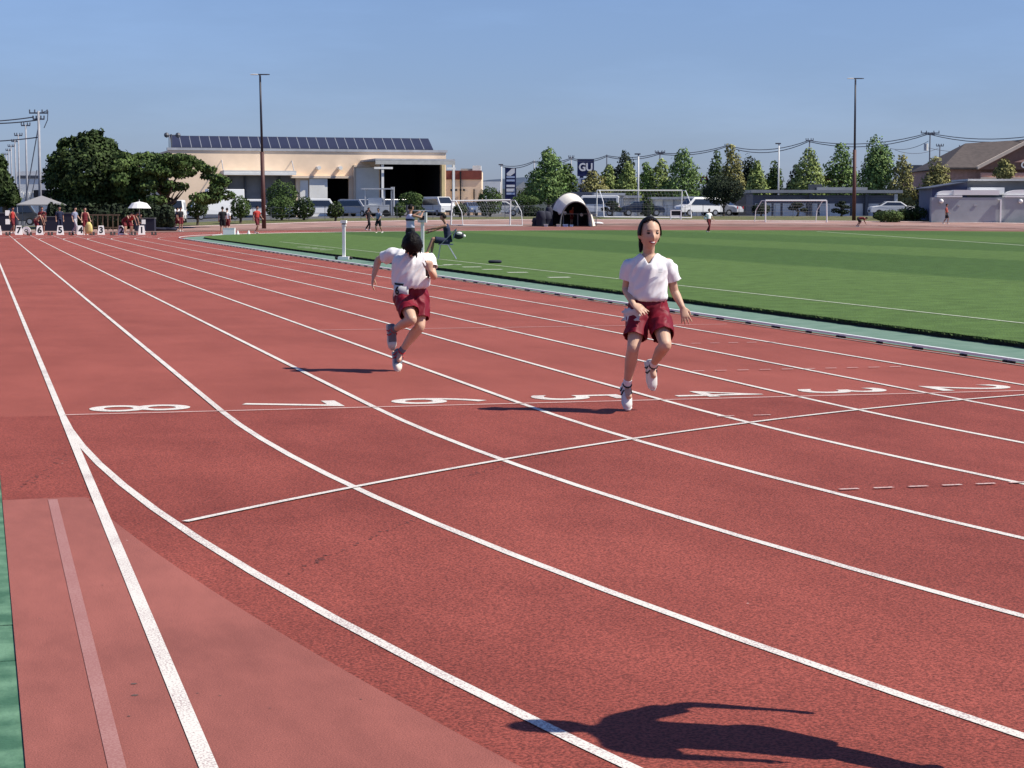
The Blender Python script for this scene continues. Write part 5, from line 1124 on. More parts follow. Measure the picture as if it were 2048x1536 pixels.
def hand(mb, wr, dirv, palm, k=1, curl=.3, spread=.12, thumb_side=1, fist=False):
    x, y, z = frame(dirv, palm.cross(dirv))        # z along the fingers, x across the palm, y = palm side
    y = -y if y.dot(palm) < 0 else y
    mb.loft([(wr, x*.026*k, y*.019*k), (wr+z*.03*k, x*.034*k, y*.015*k), (wr+z*.075*k, x*.040*k, y*.013*k), (wr+z*.088*k, x*.036*k, y*.010*k)], 12)
    L = [.062, .070, .066, .052]
    for i in range(4):
        a = (i-1.5)*spread; o = wr+z*.078*k+x*(.027-.018*i)*-k*thumb_side*-1
        d = (z*math.cos(a)+x*math.sin(a)*(-thumb_side)*-1*(-1 if 0 else 1)).normalized() if 0 else (z+x*((1.5-i)*spread*thumb_side)).normalized()
        o = wr+z*.076*k+x*((1.5-i)*.0185*thumb_side*k)
        p = o; pts = [(p, .0092*k)]; c_ = (1.15 if fist else curl)*(1+.15*i)
        ang = 0
        for j, q in enumerate((.45, .32, .23)):
            ang += c_*(.7 if j == 0 else .8); dd = d*math.cos(ang)+y*math.sin(ang); p = p+dd*L[i]*q*k*1.08; pts.append((p, (.0086, .0078, .0066)[j]*k))
        limb(mb, pts, 8)
    o = wr+z*.02*k+x*.026*thumb_side*k; d = (z*.62+x*.65*thumb_side+y*.4).normalized(); d2 = (z*.85+x*.2*thumb_side+y*.45).normalized()
    limb(mb, [(o, .012*k), (o+d*.034*k, .0105*k), (o+d*.034*k+d2*.028*k, .0088*k), (o+d*.034*k+d2*.05*k, .007*k)], 8)
def head_mesh(mb, c, fwd, up, k=1, detail=True):
    z = Vector(up).normalized(); fw = Vector(fwd); fw = (fw-z*fw.dot(z)).normalized(); x = fw.cross(z)   # x = the head's right
    n, m_ = (40, 30) if detail else (16, 12)
    vs = []
    g = lambda a, b_, s_: math.exp(-((a/s_[0])**2+(b_/s_[1])**2))
    for i in range(m_+1):
        th = math.pi*i/m_
        for j in range(n):
            ph = 2*math.pi*j/n; px_, py_, pz_ = math.sin(th)*math.cos(ph), math.sin(th)*math.sin(ph), math.cos(th)    # py = forward
            X_, Y_, Z_ = px_*.076, py_*.094, pz_*.113
            low = max(0, -pz_)
            X_ *= 1-.34*low**1.3; 
            if py_ > 0: Y_ *= 1-.10*low**2
            else: Y_ *= 1+.02-.42*low**1.4
            if py_ > 0: Y_ -= .010*(1-abs(pz_))*(abs(px_)**2)
            if py_ > 0.0:
                a, b_ = X_, Z_
                Y_ += .020*g(a, b_+.022, (.011, .020))+.009*g(a, b_+.004, (.008, .02))     # nose
                Y_ -= .009*(g(a-.030, b_-.012, (.015, .012))+g(a+.030, b_-.012, (.015, .012)))   # eye sockets
                Y_ += .004*(g(a-.028, b_-.034, (.02, .008))+g(a+.028, b_-.034, (.02, .008)))
                Y_ += .006*(g(a-.038, b_+.026, (.018, .018))+g(a+.038, b_+.026, (.018, .018)))   # cheeks
                Y_ += .007*g(a, b_+.058, (.022, .010)); Y_ -= .004*g(a, b_+.060, (.018, .003)); Y_ += .007*g(a, b_+.092, (.018, .014))
            vs.append(Vector(c)+(x*X_+fw*Y_+z*Z_)*k)
    fs = [(i*n+j, (i+1)*n+j, (i+1)*n+(j+1) % n, i*n+(j+1) % n) for i in range(m_) for j in range(n)]
    mb.add(vs, fs)
    for s_ in (-1, 1): mb.ball(Vector(c)+(x*.075*s_-fw*.008-z*.012)*k, (.010*k, .018*k, .030*k), 10, Matrix((x, fw, z)).transposed())
    return x, fw, z
def sph_patch(c, x, fw, z, k, keep, m_, name, parent, sc=1.06, n=48, rr=30, push=None):
    mb = MB(); vs = []
    for i in range(rr+1):
        th = math.pi*i/rr
        for j in range(n):
            ph = 2*math.pi*j/n; q = Vector((math.sin(th)*math.cos(ph), math.sin(th)*math.sin(ph), math.cos(th))); low = max(0, -q.z)
            r_ = Vector((q.x*.076*(1-.2*low), q.y*.094*(1-.1*low), q.z*.113))*sc
            if push: r_ = push(q, r_)
            vs.append((Vector(c)+(x*r_.x+fw*r_.y+z*r_.z)*k, q))
    fs = [(i*n+j, (i+1)*n+j, (i+1)*n+(j+1) % n, i*n+(j+1) % n) for i in range(rr) for j in range(n) if all(keep(vs[a][1]) for a in (i*n+j, (i+1)*n+j, (i+1)*n+(j+1) % n, i*n+(j+1) % n))]
    mb.add([v for v, q in vs], fs); o = mb.build(name, m_, parent, fix=True, smooth=True)
    bm = bmesh.new(); bm.from_mesh(o.data); bmesh.ops.delete(bm, geom=[v for v in bm.verts if not v.link_faces], context='VERTS'); bm.to_mesh(o.data); bm.free()
    md = o.modifiers.new('s', 'SOLIDIFY'); md.thickness = .006*k; md.offset = 1
    return o
def shoe(parent, ank, toe, up, k, msole, mup, mtrim, mlace, mtoe=None):
    # ank: ankle centre; toe: direction heel->toe; up: direction sole->ankle
    t, s, u = Vector(toe).normalized(), None, Vector(up); u = (u-t*u.dot(t)).normalized(); s = t.cross(u)
    o = Vector(ank)-u*.085*k-t*.065*k      # heel, bottom
    L = .25*k
    sole = MB(); prof = [(0, .030, .0), (.08, .036, 0), (.35, .033, .0), (.65, .043, .0), (.88, .036, .004), (1.0, .014, .012)]
    sole.loft([(o+t*L*q+u*(.014+z_)*k, s*w_*k, u*.015*k) for q, w_, z_ in prof], 16, power=.75); so1 = sole.build('sole', msole, parent, smooth=True)
    upm = MB(); pr = [(.01, .026, .045, .035), (.10, .034, .065, .052), (.28, .034, .07, .056), (.42, .034, .055, .047), (.62, .040, .038, .033), (.84, .035, .027, .026), (.97, .012, .018, .016)]
    upm.loft([(o+t*L*q+u*(.02+zc_*.75)*k, s*w_*k, u*h_*.85*k) for q, w_, zc_, h_ in pr], 18, power=.85); up1 = upm.build('shoe_upper', mup, parent, smooth=True)
    if mtoe: MB().loft([(o+t*L*q+u*(.02+zc_*.75)*k, s*w_*1.03*k, u*h_*.9*k) for q, w_, zc_, h_ in [(.70, .038, .034, .030), (.84, .035, .027, .026), (.98, .013, .018, .016)]], 18, power=.85).build('toe_cap', mtoe, up1, smooth=True)
    lc = MB()
    for q in (.40, .46, .52, .58): lc.tube([o+t*L*q+u*(.105-.09*(q-.35)/.3*.9)*k+s*.026*k, o+t*L*(q+.01)+u*(.116-.10*(q-.35)/.3*.9)*k, o+t*L*q+u*(.105-.09*(q-.35)/.3*.9)*k-s*.026*k], .0035*k, 5)
    lc.build('laces', mlace, up1)
    st = MB()
    for s_ in (-1, 1):
        for q in (.22, .38): st.tube([o+t*L*q+u*.03*k+s*.0395*s_*k, o+t*L*(q+.06)+u*.06*k+s*.040*s_*k, o+t*L*(q+.02)+u*.095*k+s*.030*s_*k], .006*k, 6)
    st.tube([o+t*L*(.26+.12*math.cos(a))+u*.122*k+s*.034*math.sin(a)*k for a in [i*math.pi/6 for i in range(13)]], .006*k, 6)
    st.build('shoe_trim', mtrim, up1)
    return o, t, u
def cut_planes(o, planes):
    bm = bmesh.new(); bm.from_mesh(o.data); dl = []
    for f_ in bm.faces:
        c_ = f_.calc_center_median()
        for p_, n_, r_ in planes:
            h_ = (c_-p_).dot(n_)
            if 0 < h_ < .07 and ((c_-p_)-n_*h_).length < r_: dl.append(f_); break
    bmesh.ops.delete(bm, geom=dl, context='FACES')
    for v in bm.verts:
        if v.is_boundary:
            for p_, n_, r_ in planes:
                h_ = (v.co-p_).dot(n_)
                if abs(h_) < .02 and ((v.co-p_)-n_*h_).length < r_*1.2: v.co -= n_*(h_+.004); break
    bm.to_mesh(o.data); bm.free()
    if not o.modifiers: md = o.modifiers.new('th', 'SOLIDIFY'); md.thickness = .005; md.offset = -1
def person(label, org, rz, J, fwd_body, head, H=1.55, skin=SKIN, top=('tee', SHIRT), bottom=('shorts', MAROON), vox=.006, cvox=.009, hair='ponytail', shoes=(SHOEW, SHOEW, BLK, BLK, None), socks=SOCK, fold=1.0, hands=None, detail=True, cat='person', group=None, k=None, slim_=1.0, feet=None, loose=1.0):
    k = k or H/1.62; t = thing('person', label, cat, org, rz, group)
    V = {a: Vector(b_) for a, b_ in J.items()}
    pel = V['pel']; neck = V['neck']; shL, shR, hiL, hiR = V['shL'], V['shR'], V['hiL'], V['hiR']
    q = lambda a, b_, s_: a+(b_-a)*s_
    upv = (neck-pel).normalized(); xs = (shR-shL); xs = (xs-upv*xs.dot(upv)).normalized(); ys = upv.cross(xs)
    xh = (hiR-hiL); xh = (xh-upv*xh.dot(upv)).normalized(); yh = upv.cross(xh)
    tl = (neck-pel).length; sw = (shR-shL).length/2*slim_
    def tsec(s_, w_, d_, dx=0):
        xx = (xh*(1-s_)+xs*s_).normalized(); yy = upv.cross(xx); c_ = q(pel, neck, s_)
        return (c_+yy*dx*k, xx*w_, yy*d_)
    hw = .135*k
    body = MB()
    body.loft([tsec(-.10, hw*.8, .075*k), tsec(0, hw*1.05, .092*k), tsec(.14, hw*1.0, .09*k), tsec(.32, hw*.82, .078*k), tsec(.52, hw*.92, .085*k), tsec(.72, sw*.93, .092*k), tsec(.86, sw*.85, .078*k), tsec(.96, .075*k, .06*k), tsec(1.0, .056*k, .054*k)], 20)
    hc = Vector(head[0]); hup = (Vector(head[2])).normalized(); 
    limb(body, [(q(pel, neck, .9), .058*k), (neck, .050*k), (hc-hup*.07*k, .050*k)], 14)
    x, fw, z = head_mesh(body, hc, head[1], head[2], k*head[3] if len(head) > 3 else k, detail)
    hk = k*head[3] if len(head) > 3 else k
    for s_, sh, el, wr in ((-1, shL, V['elL'], V['wrL']), (1, shR, V['elR'], V['wrR'])):
        limb(body, [(q(neck, sh, .45)-upv*.045*k, .045*k), (sh-upv*.006*k, .045*k), (q(sh, el, .45), .044*k), (el, .036*k)], 14)
        limb(body, [(el, .036*k), (q(el, wr, .28), .037*k), (q(el, wr, .7), .029*k), (wr, .0235*k)], 14)
    for hi, kn, an in ((hiL, V['knL'], V['anL']), (hiR, V['knR'], V['anR'])):
        limb(body, [(hi, .082*k), (q(hi, kn, .35), .078*k), (q(hi, kn, .75), .060*k), (kn, .052*k)], 16)
        bk_ = ((kn-hi).normalized()-(an-kn).normalized()); bk_ = -bk_*.02*k if bk_.length > .05 else Vector((0, 0, 0))
        limb(body, [(kn, .051*k), (q(kn, an, .28)+bk_*.6, .054*k), (q(kn, an, .55)+bk_*.3, .043*k), (q(kn, an, .85), .031*k), (an, .031*k)], 16)
    for i, (s_, wr, el) in enumerate(((-1, V['wrL'], V['elL']), (1, V['wrR'], V['elR']))):
        hd = (hands or ({}, {}))[i]; hand(body, wr, Vector(hd.get('dir', wr-el)), Vector(hd.get('palm', (0, -1, 0))), k, hd.get('curl', .25), hd.get('spread', .10), hd.get('thumb', 1), hd.get('fist', False))
    for an, to in ((V['anL'], V['toL']), (V['anR'], V['toR'])): limb(body, [(an, .03*k), (q(an, to, .5)-Vector((0, 0, .0)), .026*k)], 10)
    bo = body.build('body', skin, t); remesh(bo, vox, 3)
    # clothes -------------------------------------------------------
    def folds(amp, sc, ax, seed):
        a1 = Vector(ax).normalized(); e1 = a1.orthogonal().normalized(); e2 = a1.cross(e1)
        def fn(co, nrm):
            pvec = Vector((co.dot(a1)*sc*.28, co.dot(e1)*sc, co.dot(e2)*sc))+Vector((seed, 0, 0))
            nn = noise.noise(pvec)+.5*noise.noise(pvec*2.1); nn = max(-.12, 1-abs(nn)*2.4)
            return nrm*amp*k*nn*fold
        return fn
    if top[0] in ('tee', 'singlet'):
        m_ = MB(); e = (.018*k if top[0] == 'tee' else .010*k)*loose
        hem = top[2] if len(top) > 2 else .10; cuts = []
        secs = [tsec(hem, hw*.98+e, .095*k+e), tsec(hem+.05, hw*1.10+e, .105*k+e), tsec(.36, hw*.98+e*1.6, .095*k+e*1.3), tsec(.55, hw*1.02+e*1.4, .098*k+e), tsec(.74, sw*.97+e, .10*k+e*.6), tsec(.87, sw*.9+e*.5, .082*k+e*.5), tsec(.965, .088*k, .068*k), tsec(1.0, .062*k, .055*k)]
        m_.loft(secs, 28)
        if top[0] == 'tee':
            for sh, el in ((shL, V['elL']), (shR, V['elR'])):
                e_ = q(sh, el, .64); d = (e_-sh).normalized(); cuts.append((e_, d, .088*k)); ref = d.orthogonal().normalized(); o2 = d.cross(ref)
                i0 = q(neck, sh, .5)-upv*.030*k
                m_.loft([(q(neck, sh, s_)-upv*(.045-.01*s_)*k, xs*.03*k+ys*.045*k, upv*.052*k) for s_ in (.0, .3)]+[(q(neck, sh, s_)-upv*(.030+.010*s_)*k, ys*.062*k, upv*.054*k) for s_ in (.45, .7, 1.0)], 16)
                m_.loft([(i0, ref*.060*k, o2*.060*k), (q(i0, sh, .9)-upv*.006*k, ref*.061*k, o2*.061*k), (q(sh, e_, .35), ref*.066*k, o2*.066*k), (q(sh, e_, .8), ref*.067*k, o2*.067*k), (e_+d*.03, ref*.070*k, o2*.070*k)], 18)
        cl = m_.build('shirt', top[1], t)
        if detail:
            remesh(cl, cvox, 4, folds(.017, 9.0, (upv*.9+xs*.55), 3.3)); cut_planes(cl, cuts)
            bm = bmesh.new(); bm.from_mesh(cl.data)
            # V neck opening on the front, and the hole for the neck
            cut = []
            for f_ in bm.faces:
                c_ = f_.calc_center_median()-q(pel, neck, 1.0); hx, hy, hz_ = c_.dot(xs), c_.dot(ys), c_.dot(upv)
                vdepth = top[3] if len(top) > 3 else .09
                if hz_ > -.012*k and math.hypot(hx, hy) < .075*k: cut.append(f_)
                elif hy*fwd_body < 0 and hz_ > -vdepth*k and abs(hx) < (hz_+vdepth*k)*.62 and abs(hx) < .07*k: cut.append(f_)
            bmesh.ops.delete(bm, geom=cut, context='FACES')
            for it in range(8):
                mv = {}
                for v in bm.verts:
                    if v.is_boundary and (v.co-neck).length < .16*k:
                        nb_ = [e_.other_vert(v).co for e_ in v.link_edges if e_.is_boundary]
                        if len(nb_) == 2: mv[v] = (nb_[0]+nb_[1])*.25+v.co*.5
                for v, c_ in mv.items(): v.co = c_
            bm.to_mesh(cl.data); bm.free()
            pass
        else: remesh(cl, cvox, 2)
    m_ = MB(); e = .016*k; bcuts = []
    mcol = bottom[1]
    m_.loft([tsec(.17, hw*.92+e*.4, .085*k+e*.4), tsec(.10, hw*1.0+e, .098*k+e), tsec(0, hw*1.10+e, .105*k+e), tsec(-.10, hw*.98+e, .095*k+e)], 24)
    for hi, kn, an in ((hiL, V['knL'], V['anL']), (hiR, V['knR'], V['anR'])):
        if bottom[0] == 'shorts':
            le = bottom[2] if len(bottom) > 2 else .78; le_ = le
            d = (kn-hi).normalized(); ref = (xh-d*xh.dot(d)).normalized(); o2 = d.cross(ref); en = q(hi, kn, le); bcuts.append((en, d, .16*k))
            m_.loft([(hi-d*.05*k, ref*.085*k, o2*.085*k), (hi, ref*.098*k, o2*.098*k), (q(hi, en, .5), ref*.098*k, o2*.096*k), (q(hi, en, .95), ref*.095*k, o2*.093*k), (en+d*.035, ref*.096*k, o2*.094*k)], 20)
        else:
            limb(m_, [(hi, .095*k), (q(hi, kn, .5), .085*k), (kn, .066*k), (q(kn, an, .5), .062*k), (q(kn, an, .95), .055*k)], 16)
    bt = m_.build('shorts' if bottom[0] == 'shorts' else 'trousers', mcol, t)
    if detail:
        vb_ = cvox
        remesh(bt, vb_, 5, folds(.012, 10, (upv+xs*.35), 9.1)); cut_planes(bt, bcuts)
    else: remesh(bt, cvox, 2)
    # shoes and socks -------------------------------------------------
    for fi, (an, to, kn) in enumerate(((V['anL'], V['toL'], V['knL']), (V['anR'], V['toR'], V['knR']))):
        d = (to-an); u_ = (kn-an).normalized(); toe = (d-u_*d.dot(u_)*.0); ft = (to-an).normalized()
        # foot axis runs slightly below the ankle->toe line
        upf = (u_-ft*u_.dot(ft)).normalized(); axis = (ft*math.cos(.33)+upf*math.sin(.33)).normalized()
        if feet: axis = Vector(feet[fi]).normalized(); upf = (u_-axis*u_.dot(axis)).normalized() if abs(u_.dot(axis)) < .93 else (Vector((0, -1, .3))-axis*Vector((0, -1, .3)).dot(axis)).normalized()
        if detail or True:
            if detail:
                if socks: 
                    limb_ = MB(); limb(limb_, [(an-u_*.02*k, .036*k), (q(an, kn, .10), .0365*k), (q(an, kn, .19), .037*k)], 14); limb_.build('sock', socks, t, smooth=True)
                shoe(t, an, axis, upf, k*1.07, *shoes)
            else:
                sm_ = MB(); o_ = an-upf*.06*k-axis*.05*k
                sm_.loft([(o_, (axis.cross(upf))*.032*k, upf*.03*k), (o_+axis*.08*k+upf*.015*k, (axis.cross(upf))*.036*k, upf*.045*k), (o_+axis*.17*k, (axis.cross(upf))*.042*k, upf*.028*k), (o_+axis*.24*k-upf*.005*k, (axis.cross(upf))*.026*k, upf*.016*k)], 10); sm_.build('shoe', shoes[1], t, smooth=True)
    # face ------------------------------------------------------------
    if detail and hair != 'down':
        fc = hc
        def fpt(a, y_, b_): return fc+(x*a+fw*y_+z*b_)*hk
        Mr = Matrix((x, fw, z)).transposed()
        for s_ in (-1, 1):
            MB().ball(fpt(.029*s_, .0775, .010), (.0175*hk, .008*hk, .0072*hk), 12, Mr).build('eye', EYEW, t, smooth=True)
            mb = MB(); mb.tube([fpt((.029+d_)*s_, .083-abs(d_)*.25, .0255+.004-abs(d_)*.18) for d_ in (-.013, -.004, .006, .016)], [.0028*hk, .0040*hk, .0040*hk, .002*hk], 6); mb.build('eyebrow', BROW, t, smooth=True)
        mo = MB(); mo.loft([(fpt(a, .0865-a*a*14, -.058+abs(a)*.25), (z*h_)*hk, (fw*.004)*hk) for a, h_ in ((-.028, .002), (-.016, .010), (0, .013), (.016, .010), (.028, .002))], 10); mo.build('lips', LIPM, t, smooth=True)
        te = MB(); te.loft([(fpt(a, .0885-a*a*14, -.057+abs(a)*.2), (z*h_)*hk, (fw*.004)*hk) for a, h_ in ((-.017, .001), (-.009, .0045), (0, .0055), (.009, .0045), (.017, .001))], 8); te.build('teeth', TEETH, t, smooth=True)
    if hair == 'ponytail':
        ho = sph_patch(hc, x, fw, z, hk, lambda q_: (q_.y < .02-q_.z*.0+.15*0 and q_.z > -.55) or q_.z > .66+.32*max(0, q_.y)-.25*abs(q_.x) or (abs(q_.x) > .78 and q_.z > -.12 and q_.y < .42), HAIR, 'hair', t, 1.06)
        b0 = hc-fw*.095*hk+z*.0*hk; mb = MB(); side = -xs
        limb(mb, [(b0, .030*hk), (b0-fw*.03*hk-z*.05*hk+side*.01, .032*hk), (b0-fw*.02*hk-z*.10*hk+side*.02, .024*hk), (b0-fw*.0*hk-z*.14*hk+side*.035, .010*hk)], 10)
        mb.build('ponytail', HAIR, t, smooth=True)
    elif hair == 'short' or hair == 'down':
        ho = sph_patch(hc, x, fw, z, hk, lambda q_: (q_.y < .12 and q_.z > -.5) or q_.z > (.32 if hair == 'short' else .05)+.1*max(0, q_.y), HAIR, 'hair', t, 1.09 if hair == 'short' else 1.12, n=48 if detail else 16, rr=30 if detail else 12,
                       push=(lambda q_, r_: r_*(1+.05*noise.noise(q_*5)+.03*noise.noise(q_*13))) if detail else None)
        if hair == 'down':
            mb = MB(); rnd = random.Random(4)
            for i in range(90):
                a = rnd.uniform(-2.6, 2.6); q_ = Vector((math.sin(a), math.cos(a)*1.0, rnd.uniform(.0, .55))); q_.normalize()
                p0 = hc+(x*q_.x*.082+fw*q_.y*.100+z*q_.z*.118)*hk; dn = (fw*.5*max(0, q_.y)-z*1.0+x*q_.x*.12+Vector((rnd.uniform(-.15, .15), rnd.uniform(-.1, .1), 0))).normalized()
                l = rnd.uniform(.02, .05)*hk; mb.tube([p0, p0+dn*l*.5+(x*q_.x+fw*q_.y)*.006, p0+dn*l], [.010*hk, .0085*hk, .002*hk], 5)
            mb.build('hair_locks', HAIR, ho, smooth=True)
    return t, V, (x, fw, z, hc, hk), (xs, ys, upv, xh, yh)
def joints(ou, ov, spec, zoff=0):
    org = G(ou, ov, zoff); D0 = (org-CAM).dot(FH); out = {}
    for n_, (u, v, y) in spec.items():
        p = PF(u, v, D0+y)-org; out[n_] = (p.dot(RT0), p.dot(FH), p.z)
    return org, out
# ---- front runner
org, J = joints(1258, 823, dict(head=(1299, 467, -.04), neck=(1297, 508, .01), shL=(1263, 525, .03), shR=(1333, 523, .02), elL=(1252, 578, .08), wrL=(1267, 609, -.10),
    elR=(1349, 583, .08), wrR=(1365, 615, .02), pel=(1296, 612, .03), hiL=(1279, 626, .02), hiR=(1316, 627, .02), knL=(1266, 697, -.14), anL=(1253, 775, .05), toL=(1264, 812, -.10),
    knR=(1331, 690, -.26), anR=(1304, 733, .06), toR=(1311, 771, .01)))
girl, V, hd, bx = person('girl in white V neck shirt and maroon shorts running ahead, ponytail, mouth open', org, -YAW, J, 1, (J['head'], (.24, -1, -.08), (.02, -.08, 1), 1.17), H=1.50,
    hands=(dict(dir=(.62, -.45, -.42), palm=(.1, .6, -.8), curl=.12, spread=.10, thumb=-1), dict(dir=(.28, -.12, -.95), palm=(-.2, 1, 0), curl=.18, spread=.20, thumb=-1)), vox=.0055, cvox=.0085,
    bottom=('shorts', MAROON, .70), top=('tee', SHIRT, .13, .085), feet=((.10, -.66, -.70), (.14, -.30, -.95)))
x, fw, z, hc, hk = hd; xs, ys, upv, xh, yh = bx
# crumpled number cloth at her hip, waistband seam, chest mark
mb = MB(); rnd = random.Random(2); c_ = Vector(J['hiL'])+Vector((-.075, -.06, .0))
for i in range(7):
    for j in range(6):
        pass
gx_, gy_ = 9, 7
vs = []
for i in range(gx_):
    for j in range(gy_):
        a = -1.9+1.5*i/(gx_-1); rr_ = .178+.02*noise.noise(Vector((i*.7, j*.7, 1)))*2; vs.append(Vector(J['pel'])+Vector((rr_*1.05*math.sin(a), -rr_*.95*math.cos(a), -.015-.10*j/(gy_-1)+.012*noise.noise(Vector((i*.9, j*.5, 5))))))
mb.add(vs, [(i*gy_+j, (i+1)*gy_+j, (i+1)*gy_+j+1, i*gy_+j+1) for i in range(gx_-1) for j in range(gy_-1)])
o = mb.build('number_cloth', BIB, girl, smooth=True); md = o.modifiers.new('s', 'SOLIDIFY'); md.thickness = .003
mk = MB(); c_ = Vector(V['neck'])+upv*-.125+xs*.085-ys*.0
for i in range(3): 
    mk.tube([Vector(V['neck'])-upv*(.115+.012*i)+xs*(.07+.016*q_)+Vector((0, -.128+.010*q_, 0)) for q_ in (0, 1, 2)], .0022, 4)
mk.build('chest_mark', mat('grey_print', (.35, .36, .40), .8), girl)
# ---- second runner, head down
org, J = joints(793, 742, dict(head=(824, 490, -.16), neck=(824, 506, -.02), shL=(790, 507, .06), shR=(853, 510, .04), elL=(757, 519, .22), wrL=(747, 553, .20),
    elR=(868, 553, -.06), wrR=(860, 541, -.24), pel=(822, 583, .02), hiL=(806, 594, 0), hiR=(838, 594, .03), knL=(824, 640, -.30), anL=(786, 660, .10), toL=(782, 690, .14),
    knR=(840, 654, -.10), anR=(799, 707, .06), toR=(797, 734, -.10)))
boy, V, hd, bx = person('runner with bowed dark head in white shirt, maroon shorts and a white hip bib', org, -YAW, J, 1, (J['head'], (.05, -.62, -.78), (.05, -.78, .62), 1.12), H=1.58,
    hair='down', hands=(dict(dir=(-.15, 0, -1), palm=(1, 0, 0), curl=.3, thumb=1), dict(dir=(-.08, -.15, 1), palm=(-.3, 1, .1), fist=True, thumb=-1)), vox=.0065, cvox=.010, top=('tee', SHIRT, .14, .05),
    bottom=('shorts', MAROON, .72), shoes=(CREAMS, GREYS, REDT, REDT, CREAMS), socks=mat('sock_grey', (.16, .17, .19), .9), feet=((.12, -.2, -.98), (.12, -.62, -.66)), loose=1.9)
x, fw, z, hc, hk = hd; xs, ys, upv, xh, yh = bx
def hip_wrap(parent, V_, a0, a1, z0, z1, r, m, name, off=.0, n=12):
    mb = MB(); vs = []
    for i in range(n+1):
        a = a0+(a1-a0)*i/n
        for zz in (z0, z1): vs.append(V_['pel']+xh*r*1.12*math.sin(a)-yh*-1*0+Vector((0, 0, 0))+(-ys)*r*.92*math.cos(a)+upv*zz)
    mb.add(vs, [(2*i, 2*i+2, 2*i+3, 2*i+1) for i in range(n)]); o = mb.build(name, m, parent, smooth=True); md = o.modifiers.new('s', 'SOLIDIFY'); md.thickness = .004; md.offset = 1; return o
fy = -1 if ys.y > 0 else 1
hip_wrap(boy, V, -1.5, .0, .07, .095, .148, BLK, 'bib_belt')
hip_wrap(boy, V, -1.55, -.05, -.055, .075, .150, BIB, 'number_bib')
nb = V['pel']+xh*(.152*1.12*math.sin(-.8))-ys*(.152*.95*math.cos(-.8))+upv*.02
nrm = (xh*math.sin(-.8)-ys*math.cos(-.8)).normalized(); rx_ = upv.cross(nrm).normalized()
M4 = Matrix((( rx_.x, upv.x, nrm.x, nb.x+nrm.x*.006), (rx_.y, upv.y, nrm.y, nb.y+nrm.y*.006), (rx_.z, upv.z, nrm.z, nb.z+nrm.z*.006), (0, 0, 0, 1)))
text_mesh('6', 'number', BLK, boy, size=.11, mat4=M4, bold=.004)
# ---- figures in the distance: simple builder on a local skeleton (x right, y away, z up; facing given by rz)
def fig(label, u, f, H, rz, pose, skin, top, bottom, hair='short', zoff=None, vox=.016, shoes=None, group='athletes and helpers in the distance', org=None):
    k = H/1.7; P = dict(head=(0, -.02, 1.58), neck=(0, .01, 1.40), shL=(-.17, .01, 1.36), shR=(.17, .01, 1.36), elL=(-.22, .03, 1.10), wrL=(-.22, -.05, .87), elR=(.22, .03, 1.10), wrR=(.22, -.05, .87),
        pel=(0, 0, .93), hiL=(-.09, 0, .88), hiR=(.09, 0, .88), knL=(-.10, -.03, .48), knR=(.10, -.03, .48), anL=(-.10, .03, .09), anR=(.10, .03, .09), toL=(-.11, -.13, .03), toR=(.11, -.13, .03))
    P.update(pose); J_ = {a: tuple(c_*k for c_ in b_) for a, b_ in P.items() if a not in ('hf', 'hu')}
    o_ = org if org is not None else base(u, f)
    t, V_, hd_, bx_ = person(label, o_, -YAW+rz, J_, 1, (J_['head'], P.get('hf', (0, -1, -.05)), P.get('hu', (0, -.05, 1)), 1.0), H=H, skin=skin, top=top, bottom=bottom, vox=vox*k, cvox=vox*k*1.1, hair=hair if hair != 'ponytail' else 'short', detail=False, group=group, shoes=shoes or (SHOEW,)*5, k=k*.98)
    return t
C = lambda n_, c_: mat('cloth_'+n_, c_, .85, .08, 4)
RED_ = C('red', (.40, .035, .03)); DRED = C('dark_red', (.14, .012, .018)); NAVY_ = C('navy', (.015, .022, .055)); BLACK_ = C('black', (.012, .012, .016)); GREYB = C('grey_blue', (.22, .25, .34)); ORANGE = C('orange', (.62, .10, .05)); WHT = C('white', (.78, .78, .78)); TANC = C('tan', (.45, .26, .18)); LTROU = C('pale_trousers', (.42, .42, .44)); YEL = C('pale_yellow', (.70, .58, .22)); BROWNR = C('brick', (.34, .07, .05))
walkp = dict(knL=(-.10, -.16, .50), anL=(-.10, -.10, .12), toL=(-.10, -.26, .05), knR=(.10, .04, .48), anR=(.10, .26, .16), toR=(.10, .12, .05), elL=(-.22, .10, 1.12), wrL=(-.22, .05, .90), elR=(.22, -.06, 1.12), wrR=(.22, -.22, .95))
bend = dict(pel=(0, .12, .88), hiL=(-.09, .12, .83), hiR=(.09, .12, .83), neck=(0, -.28, 1.18), shL=(-.17, -.24, 1.16), shR=(.17, -.24, 1.16), head=(0, -.42, 1.27), hf=(0, -.8, -.6), hu=(0, -.5, .85), elL=(-.2, -.36, .92), wrL=(-.16, -.42, .70), elR=(.2, -.36, .92), wrR=(.16, -.42, .70))
fig('athlete in a red singlet standing behind lane board seven', 25, 122, 1.70, 1.2, walkp, SKIN2, ('singlet', RED_), ('shorts', DRED))
fig('athlete in a tan top bending over behind lane board six', 74, 121, 1.68, 1.5, bend, SKIN2, ('singlet', TANC), ('shorts', DRED))
fig('person in dark red standing right behind the athlete in tan', 84, 124, 1.72, .2, {}, SKIN2, ('tee', DRED), ('shorts', BLACK_))
fig('person in dark navy standing behind lane board five', 119, 122, 1.74, .4, {}, SKIN2, ('tee', NAVY_), ('long', NAVY_))
fig('person in a grey blue top and pale trousers stepping past lane board four', 150, 121, 1.70, 1.3, walkp, SKIN, ('tee', GREYB), ('long', LTROU))
